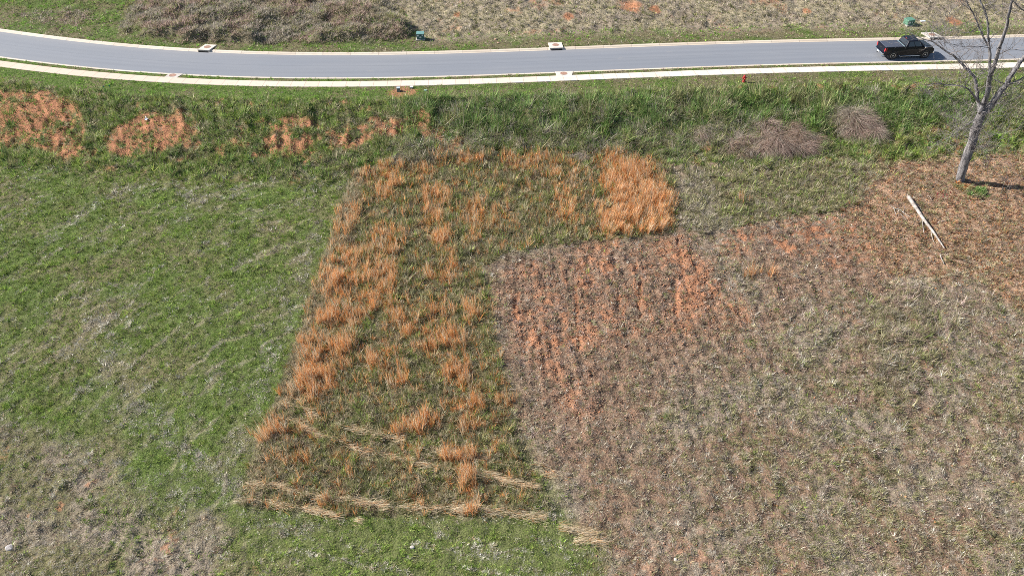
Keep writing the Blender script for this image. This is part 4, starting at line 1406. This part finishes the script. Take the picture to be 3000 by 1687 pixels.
def fallen(name, label, cat, px, trunk, r0, r1, branches, m, lift=.04):
    x, y = at_px(*px)
    z = float(macro_z(x, y))
    root = empty(name, (x, y, z))
    tag(root, label, cat)
    t = MB(); ground_tube(t, trunk, r0, r1, lift, 8, (x, y, z)); t.build("stem", m, root, smooth=True)
    for pts, a, b in branches:
        q = MB(); ground_tube(q, pts, a, b, lift, 5, (x, y, z)); q.build("branch", m, root, smooth=True)
    return root


c6 = lambda a, b: (2500 + a / 2.34, 500 + b / 2.34)
fallen("fallen_log", "long bleached fallen trunk lying on leafy ground below the tree", "log", c6(500, 370), [c6(372, 196), c6(430, 278), c6(480, 350), c6(540, 425), c6(590, 495), c6(622, 540)], .17, .04,
       [([c6(378, 190), c6(368, 168)], .05, .015), ([c6(395, 200), c6(440, 245), c6(478, 298)], .05, .03), ([c6(470, 345), c6(474, 390), c6(484, 440)], .05, .025),
        ([c6(530, 425), c6(540, 470), c6(556, 505)], .035, .015), ([c6(470, 350), c6(438, 372)], .025, .01)], M_DEAD, .05)
fallen("fallen_branch", "pale forked dead branch with thin crooked arms, left of the long log", "branch", c6(310, 290), [c6(248, 243), c6(275, 262), c6(318, 275), c6(350, 300), c6(400, 330)], .03, .012,
       [([c6(275, 262), c6(284, 290), c6(292, 312)], .022, .008), ([c6(305, 275), c6(312, 296), c6(300, 330)], .016, .008), ([c6(340, 295), c6(348, 262), c6(342, 245)], .016, .006),
        ([c6(318, 300), c6(340, 320), c6(360, 345)], .012, .006)], M_DEAD2, .06)
fallen("stick", "short pale stick lying below the lower end of the long log", "stick", c6(605, 610), [c6(592, 580), c6(600, 605), c6(620, 645)], .045, .035, [([c6(592, 582), c6(598, 572)], .02, .01)], M_DEAD, .04)
fallen("stick", "thin grey stick on the leaves right of the long log", "stick", c6(615, 350), [c6(580, 358), c6(610, 350), c6(660, 341)], .03, .015, [([c6(580, 358), c6(572, 366)], .015, .01)], M_DEAD2, .04)
fallen("stick", "small crooked white twig on the leaves between log and tree foot", "stick", c6(522, 188), [c6(508, 178), c6(522, 184), c6(535, 204)], .02, .012, [([c6(522, 184), c6(534, 178)], .012, .008)], M_DEAD, .05)

# ------------------------------------------------------------------ small street furniture
M_TEAL = mat("teal_paint", (.045, .12, .12), .45, var=.1, vscale=3)
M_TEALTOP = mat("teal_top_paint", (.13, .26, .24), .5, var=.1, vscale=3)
M_GREENP = mat("green_paint", (.10, .22, .15), .5, var=.12, vscale=3)
M_LABEL = mat("sticker_white", (.62, .66, .66), .5)
M_DARK = mat("dark_metal", (.02, .022, .024), .5)
M_PAD = mat("pad_concrete", (.42, .38, .34), .9, var=.15, vscale=4)


def facing(x):
    return math.atan(float(road_slope(x)))


def transformer(px, py, label, main, top, w_, d_, h_, rz, kind):
    x, y = at_px(px, py)
    z = gz(x, y) + .02
    root = empty("utility_box", (x, y, z), rz)
    tag(root, label, "utility box", "green transformer boxes beyond the street")
    MB().box((-w_ / 2 - .1, -.1, -.15), (w_ / 2 + .1, d_ + .1, .05)).build("pad", M_PAD, root, bevel=.01)
    b = MB(); b.box((-w_ / 2, 0, .05), (w_ / 2, d_, h_ * .93)); b.build("body", main, root, bevel=.015)
    # sloping lid with an overhanging lip
    t = MB(); t.hexa([(-w_ / 2 - .03, -.04, h_ * .93), (w_ / 2 + .03, -.04, h_ * .93), (w_ / 2 + .03, d_ + .03, h_ * .95), (-w_ / 2 - .03, d_ + .03, h_ * .95)],
                     [(-w_ / 2 - .02, .02, h_ * .99), (w_ / 2 + .02, .02, h_ * .99), (w_ / 2 + .02, d_ + .02, h_ * 1.06), (-w_ / 2 - .02, d_ + .02, h_ * 1.06)])
    t.build("lid", top, root, bevel=.012)
    MB().box((-.012, -.012, .1), (.012, -.001, h_ * .9)).build("door_seam", M_DARK, root)
    if kind == 0:
        MB().box((-w_ * .44, -.012, h_ * .58), (-w_ * .20, -.002, h_ * .82)).build("sticker", M_LABEL, root)
        MB().box((w_ * .22, -.012, h_ * .62), (w_ * .36, -.002, h_ * .84)).build("sticker", M_LABEL, root)
        s = MB(); s.lathe([(.10, -.012), (.10, -.002)], 16, 'y', (w_ * .0 + .01, 0, h_ * .42)); s.build("sticker", M_LABEL, root)
        MB().box((-w_ * .48, -.012, .07), (w_ * .05, -.003, .11)).build("sill", M_LABEL, root)
    else:
        MB().box((-w_ * .40, -.014, h_ * .40), (-w_ * .1, -.002, h_ * .66)).build("sticker", M_LABEL, root)
        MB().box((w_ * .06, -.014, h_ * .40), (w_ * .18, -.002, h_ * .66)).build("sticker", M_LABEL, root)
        MB().box((w_ * .26, -.04, h_ * .45), (w_ * .31, -.002, h_ * .6)).build("handle", M_DARK, root)
    return root


transformer(1232, 119, "dark teal utility box with white stickers on its front, right of the grey brush", M_TEAL, M_TEALTOP, .78, .62, .70, .02, 0)
transformer(2667, 77, "green utility box beyond the pickup truck", M_GREENP, M_GREENP, .92, .72, .62, .34, 1)
M_GREY = mat("grey_box_plastic", (.13, .17, .20), .5)
M_GREYTOP = mat("grey_lid_plastic", (.40, .46, .50), .5)
M_PALE = mat("pale_lid_plastic", (.62, .60, .58), .6)


def pedestal(px, py, label, w_, d_, h_, side, top, rz):
    x, y = at_px(px, py)
    root = empty("service_pedestal", (x, y, gz(x, y)), rz)
    tag(root, label, "utility box")
    MB().hexa([(-w_ / 2, -d_ / 2, 0), (w_ / 2, -d_ / 2, 0), (w_ / 2, d_ / 2, 0), (-w_ / 2, d_ / 2, 0)],
              [(-w_ * .46, -d_ * .44, h_), (w_ * .46, -d_ * .44, h_), (w_ * .46, d_ * .46, h_ * 1.02), (-w_ * .46, d_ * .46, h_ * 1.02)]).build("body", side, root, bevel=.01)
    MB().hexa([(-w_ / 2, -d_ / 2, h_), (w_ / 2, -d_ / 2, h_), (w_ / 2, d_ / 2, h_ * 1.03), (-w_ / 2, d_ / 2, h_ * 1.03)],
              [(-w_ * .44, -d_ * .42, h_ + .04), (w_ * .44, -d_ * .42, h_ + .04), (w_ * .44, d_ * .42, h_ + .05), (-w_ * .44, d_ * .42, h_ + .05)]).build("lid", top, root, bevel=.01)
    return root


pedestal(1168, 268, "small blue grey utility box on bare clay below the sidewalk", .34, .34, .36, M_GREY, M_GREYTOP, .1)
pedestal(1206, 259, "low pale topped utility box on red clay, right of the blue grey one", .32, .32, .12, M_GREY, M_PALE, .1)
x, y = at_px(1247, 266)
capr = empty("valve_cap", (x, y, gz(x, y)))
tag(capr, "small round pale teal cap in the grass right of the two utility boxes", "valve cover")
MB().lathe([(.13, 0), (.13, .06), (.10, .09), (.03, .10)], 16).build("cap", mat("pale_teal_plastic", (.45, .62, .58), .5), capr, smooth=False)
MB().lathe([(.17, -.05), (.17, .02), (.135, .025)], 16).build("collar", M_GREY, capr)
x, y = at_px(2704, 66)
vr = empty("valve_cap", (x, y, gz(x, y) + .02), .1)
tag(vr, "flat pale blue lid in the grass right of the green utility box", "valve cover")
MB().box((-.27, -.12, 0), (.27, .12, .05)).build("lid", mat("pale_blue_lid", (.58, .66, .70), .5), vr, bevel=.01)
MB().box((-.30, -.15, -.06), (.30, .15, .02)).build("frame", M_PALE, vr)


# fire hydrant
def hydrant(px, py):
    x, y = at_px(px, py)
    red = mat("hydrant_red", (.42, .025, .03), .4, var=.12, vscale=6, coat=.3)
    root = empty("fire_hydrant", (x, y, gz(x, y)), .15)
    tag(root, "red fire hydrant in the grass below the sidewalk", "fire hydrant")
    MB().lathe([(.15, -.1), (.15, .03), (.10, .035), (.095, .09), (.15, .095), (.15, .12), (.095, .125), (.095, .50), (.13, .505), (.13, .535)], 18).build("barrel", red, root, smooth=False)
    MB().lathe([(.125, .535), (.12, .60), (.095, .66), (.05, .69), (.045, .70), (.03, .71), (.03, .76)], 18).build("bonnet", red, root)
    for s in (-1, 1):
        n = MB(); n.lathe([(.045, 0), (.045, .09), (.06, .095), (.06, .14), (.02, .145), (.02, .17)], 12, 'x', (0, 0, .42))
        n.v = [(v[0] + .07, v[1], v[2]) if s > 0 else (-v[0] - .07, v[1], v[2]) for v in n.v]
        n.build("side_nozzle", red, root)
    n = MB(); n.lathe([(.06, -.07), (.06, -.15), (.08, -.155), (.08, -.20), (.025, -.205), (.025, -.23)], 14, 'y', (0, 0, .38)); n.build("pumper_nozzle", red, root)
    steel = mat("bolt_steel", (.3, .28, .26), .5, .6)
    for k in range(8):
        a = k * math.pi / 4 + .2
        MB().lathe([(.013, .12), (.013, .14)], 6, 'z', (.128 * math.cos(a), .128 * math.sin(a), 0)).build("bolt", steel, root)


hydrant(2178.5, 240.5)

# litter, stone, marker flags
x, y = at_px(430, 352)
lt = empty("litter", (x, y, gz(x, y) + .06), .3)
tag(lt, "crumpled white paper scrap on the bank at the top of bare clay", "litter")
pm = mat("white_paper", (.75, .76, .78), .8)
q = MB(); q.add([(-.16, -.12, 0), (.02, -.15, .05), (.17, -.08, .02), (-.15, .05, .09), (.03, .04, .03), (.16, .07, .10), (-.10, .18, .03), (.05, .2, .12)], [(0, 1, 4, 3), (1, 2, 5, 4), (3, 4, 7, 6)])
o_ = q.build("paper", pm, lt); md = o_.modifiers.new("thickness", 'SOLIDIFY'); md.thickness = .012
q = MB(); q.add([(-.06, .16, .02), (-.01, .16, .03), (-.03, .42, .16), (-.07, .42, .14)], [(0, 1, 2, 3)])
o_ = q.build("strip", pm, lt); md = o_.modifiers.new("thickness", 'SOLIDIFY'); md.thickness = .01


def stone(px, py, r, label, col):
    x, y = at_px(px, py)
    bm = bmesh.new(); bmesh.ops.create_icosphere(bm, subdivisions=2, radius=r)
    rr = random.Random(int(px))
    for v in bm.verts:
        v.co *= rr.uniform(.8, 1.15); v.co.z *= .6; v.co.x *= 1.2
    me = bpy.data.meshes.new("stone"); bm.to_mesh(me); bm.free(); me.materials.append(mat("stone_" + str(int(px)), col, .9, bump=.4, bscale=20, var=.15, vscale=12))
    o = bpy.data.objects.new("stone", me); COL.objects.link(o); o.location = (x, y, gz(x, y) + r * .3)
    tag(o, label, "stone")


stone(1979, 1638, .085, "pale rounded stone on red clay near the bottom edge", (.68, .60, .48))
stone(28, 1605, .20, "grey stone half sunk in thatch near the bottom left corner", (.40, .36, .34))
stone(1208, 1604, .10, "small grey lump between the green bands near the bottom", (.42, .38, .34))
stone(1452, 117, .13, "small reddish stone on the thatch beyond the street, upper of two", (.45, .28, .2))
stone(1459, 127, .12, "small reddish stone on the thatch beyond the street, lower of two", (.45, .28, .2))

M_FLAG = mat("teal_flag", (.05, .22, .25), .6)
for px, py, lb in ((306, 262, "little teal marker flag below the sidewalk, left one of two"), (323, 260, "little teal marker flag below the sidewalk, right one of two")):
    x, y = at_px(px, py)
    f = empty("marker_flag", (x, y, gz(x, y)), 0)
    tag(f, lb, "marker flag", "teal marker flags below the sidewalk")
    MB().lathe([(.012, 0), (.010, .42)], 6).build("stake", M_FLAG, f)
    MB().box((-.005, -.06, .28), (.09, -.05, .40)).build("pennant", M_FLAG, f)


# ------------------------------------------------------------------ pickup truck
def build_truck():
    xr, yr = at_px(2612.5, 175.5, -.09)
    xf, yf = at_px(2712.0, 171.5, -.09)
    ang = math.atan2(yf - yr, xf - xr)
    wb = 3.45
    paint = mat("black_paint", (.005, .006, .012), .28, spec=.22, coat=.08)
    plast = mat("black_trim", (.02, .02, .022), .55)
    tonn = mat("tonneau_vinyl", (.055, .062, .085), .5, bump=.15, bscale=6)
    railm = mat("rail_metal", (.30, .42, .45), .35, .5)
    glass = mat("dark_glass", (.012, .014, .02), .08, spec=.8)
    chrome = mat("chrome", (.75, .76, .78), .15, 1.0)
    alloy = mat("alloy", (.62, .62, .64), .35, .6)
    rub = mat("tyre_rubber", (.02, .02, .02), .85)
    redl = mat("red_lens", (.45, .02, .02), .25, coat=.6)
    clear = mat("lamp_lens", (.7, .72, .75), .1, spec=.8)
    W = .97
    # the two wheels of the camera side stand at y=-W
    root = empty("pickup_truck", (xr - math.sin(ang) * W * 1.0, yr + math.cos(ang) * W * 1.0, -.085), ang)
    tag(root, "black pickup truck with covered bed parked on the street", "pickup truck")
    r_w = .395

    def arch(cx, r, z0):
        a0 = math.asin((z0 - r_w) / r) if abs(z0 - r_w) < r else 0
        return [(cx + r * math.cos(a), r_w + r * math.sin(a)) for a in np.linspace(math.pi - a0, a0, 9)]

    zb = .46
    prof = [(-.98, .62), (-.98, 1.22), (-.95, 1.27), (1.12, 1.27), (1.14, 1.25), (3.15, 1.22), (3.42, 1.20), (3.95, 1.13), (4.22, 1.02), (4.30, .88), (4.30, .56), (4.24, .48)]
    prof += arch(wb, .47, zb)[::-1]
    prof += [(2.9, zb - .02), (.6, zb - .02)]
    prof += arch(0, .47, zb)[::-1]
    prof += [(-.8, zb + .06)]
    body = MB()
    # outer skin swept across with the sides slightly tucked in at the top and the nose narrower
    ysec = [(-W + .05, 1), (-W, 0), (W, 0), (W - .05, 1)]
    n = len(prof)
    vs = []
    stations = [-W, -W * .9, W * .9, W]
    body.prism(prof, -W, W)

    def taper(v):
        x, y, z = v
        s = 1 - .045 * max(0, (z - .95) / .32)
        if x > 3.6: s *= 1 - .10 * ((x - 3.6) / .7) ** 2
        if x < -.6: s *= 1 - .03 * ((-.6 - x) / .4)
        return (x, y * s, z)
    body.v = [taper(v) for v in body.v]
    body.build("body", paint, root, bevel=.045, seg=3)
    # fender flares
    for cx in (0, wb):
        for s in (-1, 1):
            pts = [(cx + .49 * math.cos(a), s * (W + .005), r_w + .49 * math.sin(a)) for a in np.linspace(.12, math.pi - .12, 12)]
            MB().tube(pts, [.032] * 12, 6).build("fender_flare", paint, root, smooth=True)
    # wheel wells
    for cx in (0, wb):
        for s in (-1, 1):
            MB().lathe([(.46, s * .955), (.46, s * .60)], 20, 'y', (cx, 0, r_w)).build("wheel_well", plast, root)
    # bed cover
    cov = MB(); cov.hexa([(-.90, -.80, 1.262), (1.02, -.80, 1.262), (1.02, .80, 1.262), (-.90, .80, 1.262)], [(-.88, -.78, 1.292), (1.0, -.78, 1.292), (1.0, .78, 1.292), (-.88, .78, 1.292)])
    cov.build("bed_cover", tonn, root, bevel=.008)
    MB().box((1.02, -.82, 1.262), (1.12, .82, 1.305)).build("bed_rail", railm, root, bevel=.01)
    for s in (-1, 1):
        MB().box((-.9, s * .84 - .03, 1.262), (1.02, s * .84 + .03, 1.286)).build("bed_side_rail", plast, root, bevel=.008)
    # cab
    zr = 1.84; zt = 1.235
    cab = MB()
    bot = [(1.16, -.90, zt), (3.28, -.90, zt - .03), (3.28, .90, zt - .03), (1.16, .90, zt)]
    top = [(1.42, -.70, zr - .02), (2.52, -.70, zr - .01), (2.52, .70, zr - .01), (1.42, .70, zr - .02)]
    cab.hexa(bot, top); cab.build("cab", paint, root, bevel=.07, seg=3)

    def on_cab(face, u0, u1, v0, v1, outw=.006, th=.012):
        """a pane set on a face of the cab; u along, v up, both 0..1"""
        B = [Vector(p) for p in bot]; T = [Vector(p) for p in top]
        e = {'right': (0, 1), 'left': (3, 2), 'front': (1, 2), 'rear': (0, 3)}[face]
        a, b = B[e[0]], B[e[1]]; c, d_ = T[e[0]], T[e[1]]
        def P(u, v): return (a.lerp(b, u)).lerp(c.lerp(d_, u), v)
        q = [P(u0[0], v0), P(u0[1], v0), P(u1[1], v1), P(u1[0], v1)]
        nrm = (q[1] - q[0]).cross(q[3] - q[0]).normalized()
        cen = sum(q, Vector()) / 4
        if nrm.dot(cen - Vector((2.2, 0, 1.5))) < 0: nrm = -nrm
        return [p - nrm * (th - outw) for p in q], [p + nrm * outw for p in q]

    for s in ('right', 'left'):
        b_, t_ = on_cab(s, (.50, .835), (.44, .90), .08, .86); MB().hexa(b_, t_).build("side_window", glass, root, bevel=.004)
        b_, t_ = on_cab(s, (.11, .46), (.10, .40), .08, .86); MB().hexa(b_, t_).build("side_window", glass, root, bevel=.004)
    b_, t_ = on_cab('front', (.06, .94), (.07, .93), .08, .93); MB().hexa(b_, t_).build("windscreen", glass, root, bevel=.004)
    b_, t_ = on_cab('rear', (.08, .92), (.10, .90), .22, .90); MB().hexa(b_, t_).build("rear_window", glass, root, bevel=.004)
    MB().box((1.43, -.12, zr - .03), (1.47, .12, zr + .005)).build("brake_lamp", redl, root)
    # hood bulge
    MB().hexa([(3.30, -.62, 1.19), (4.12, -.56, 1.06), (4.12, .56, 1.06), (3.30, .62, 1.19)], [(3.34, -.56, 1.235), (4.05, -.50, 1.13), (4.05, .50, 1.13), (3.34, .56, 1.235)]).build("hood", paint, root, bevel=.02)
    # doors: seams, handles, mouldings
    for s in (-1, 1):
        yy = s * (W + .001)
        for xx in (1.22, 2.12, 3.12):
            MB().box((xx - .006, yy - .008, .52), (xx + .006, yy + .003, 1.17)).build("door_seam", plast, root)
        for xx in (1.95, 2.9):
            pass
        for xx in (1.32, 2.28):
            MB().box((xx, yy - .005, 1.03), (xx + .2, yy + s * .03, 1.065)).build("door_handle", plast, root, bevel=.006)
        MB().box((2.62, yy - .004, .905), (3.0, yy + s * .01, .925)).build("badge", chrome, root)
        MB().tube([(.62, s * (W + .06), .40), (.75, s * (W + .08), .36), (2.75, s * (W + .08), .36), (2.88, s * (W + .06), .40)], [.035] * 4, 8).build("running_board", chrome, root, smooth=True)
        # mirrors
        m = MB(); m.box((3.02, s * 1.0 - .02, 1.20), (3.10, s * 1.0 + .02, 1.25)); m.hexa([(2.98, s * 1.02, 1.18), (3.16, s * 1.02, 1.18), (3.14, s * 1.22, 1.20), (3.0, s * 1.22, 1.20)], [(2.98, s * 1.02, 1.38), (3.14, s * 1.02, 1.38), (3.12, s * 1.22, 1.36), (3.0, s * 1.22, 1.36)])
        m.build("mirror", chrome if s < 0 else paint, root, bevel=.02)
        # lamps
        MB().hexa([(-1.0, s * .78, .86), (-.80, s * .975, .86), (-.80, s * .80, .86), (-.90, s * .78, .86)], [(-1.0, s * .78, 1.18), (-.84, s * .955, 1.18), (-.84, s * .80, 1.18), (-.90, s * .78, 1.18)]).build("tail_light", redl, root, bevel=.006)
        MB().box((-.99, s * .86 - .09, .86), (-.955 - .04, s * .86 + .075, 1.18)).build("tail_light", redl, root, bevel=.006)
        MB().box((4.14, s * .70 - .14, .80), (4.305, s * .70 + .13, .98)).build("headlight", clear, root, bevel=.02)
    # tailgate and rear bumper
    MB().box((-1.005, -.72, .70), (-.975, .72, 1.20)).build("tailgate", paint, root, bevel=.012)
    MB().box((-1.02, -.12, .98), (-1.005, .12, 1.06)).build("tailgate_handle", plast, root)
    bp = MB(); bp.box((-1.18, -.90, .50), (-1.0, .90, .68)); bp.build("rear_bumper", chrome, root, bevel=.03)
    MB().box((-1.195, -.17, .54), (-1.183, .17, .66)).build("number_plate", clear, root)
    MB().box((-1.32, -.035, .42), (-1.10, .035, .49)).build("tow_hitch", plast, root, bevel=.006)
    MB().tube([(-.6, -.62, .36), (-1.12, -.68, .34)], [.035, .035], 8).build("exhaust", chrome, root)
    # grille and front bumper
    MB().box((4.27, -.52, .74), (4.32, .52, 1.0)).build("grille", plast, root, bevel=.01)
    MB().box((4.32, -.52, .85), (4.33, .52, .89)).build("grille_bar", chrome, root)
    MB().box((4.22, -.90, .50), (4.40, .90, .70)).build("front_bumper", chrome, root, bevel=.04)
    # chassis underneath
    MB().box((-.8, -.45, .34), (4.1, .45, .52)).build("chassis", plast, root, bevel=.02)
    # wheels
    for cx in (0, wb):
        for s in (-1, 1):
            wh = MB(); wh.lathe([(.25, -.12), (.34, -.13), (.385, -.11), (.395, -.06), (.395, .06), (.385, .11), (.34, .13), (.25, .12)], 28, 'y')
            wl = wh.build("wheel", rub, root, smooth=False, loc=(cx, s * (W - .12), r_w))
            rm = MB(); rm.lathe([(.25, s * .10), (.262, s * .128), (.245, s * .130), (.225, s * .09), (.215, s * .06)], 28, 'y')
            rm.lathe([(.062, s * .06), (.062, s * .125), (.03, s * .132)], 12, 'y')
            for k in range(8):
                a = k * math.pi / 4; ca, sa = math.cos(a), math.sin(a)
                p0 = Vector((ca * .05, s * .115, sa * .05)); p1 = Vector((ca * .235, s * .108, sa * .235)); t = Vector((-sa, 0, ca))
                rm.hexa([p0 - t * .026 - Vector((0, s * .03, 0)), p1 - t * .034 - Vector((0, s * .03, 0)), p1 + t * .034 - Vector((0, s * .03, 0)), p0 + t * .026 - Vector((0, s * .03, 0))],
                        [p0 - t * .026, p1 - t * .034, p1 + t * .034, p0 + t * .026])
            rm.build("rim", alloy, wl)
            MB().lathe([(.222, s * .04), (.222, s * .055)], 20, 'y').build("brake_disc", plast, wl)


build_truck()
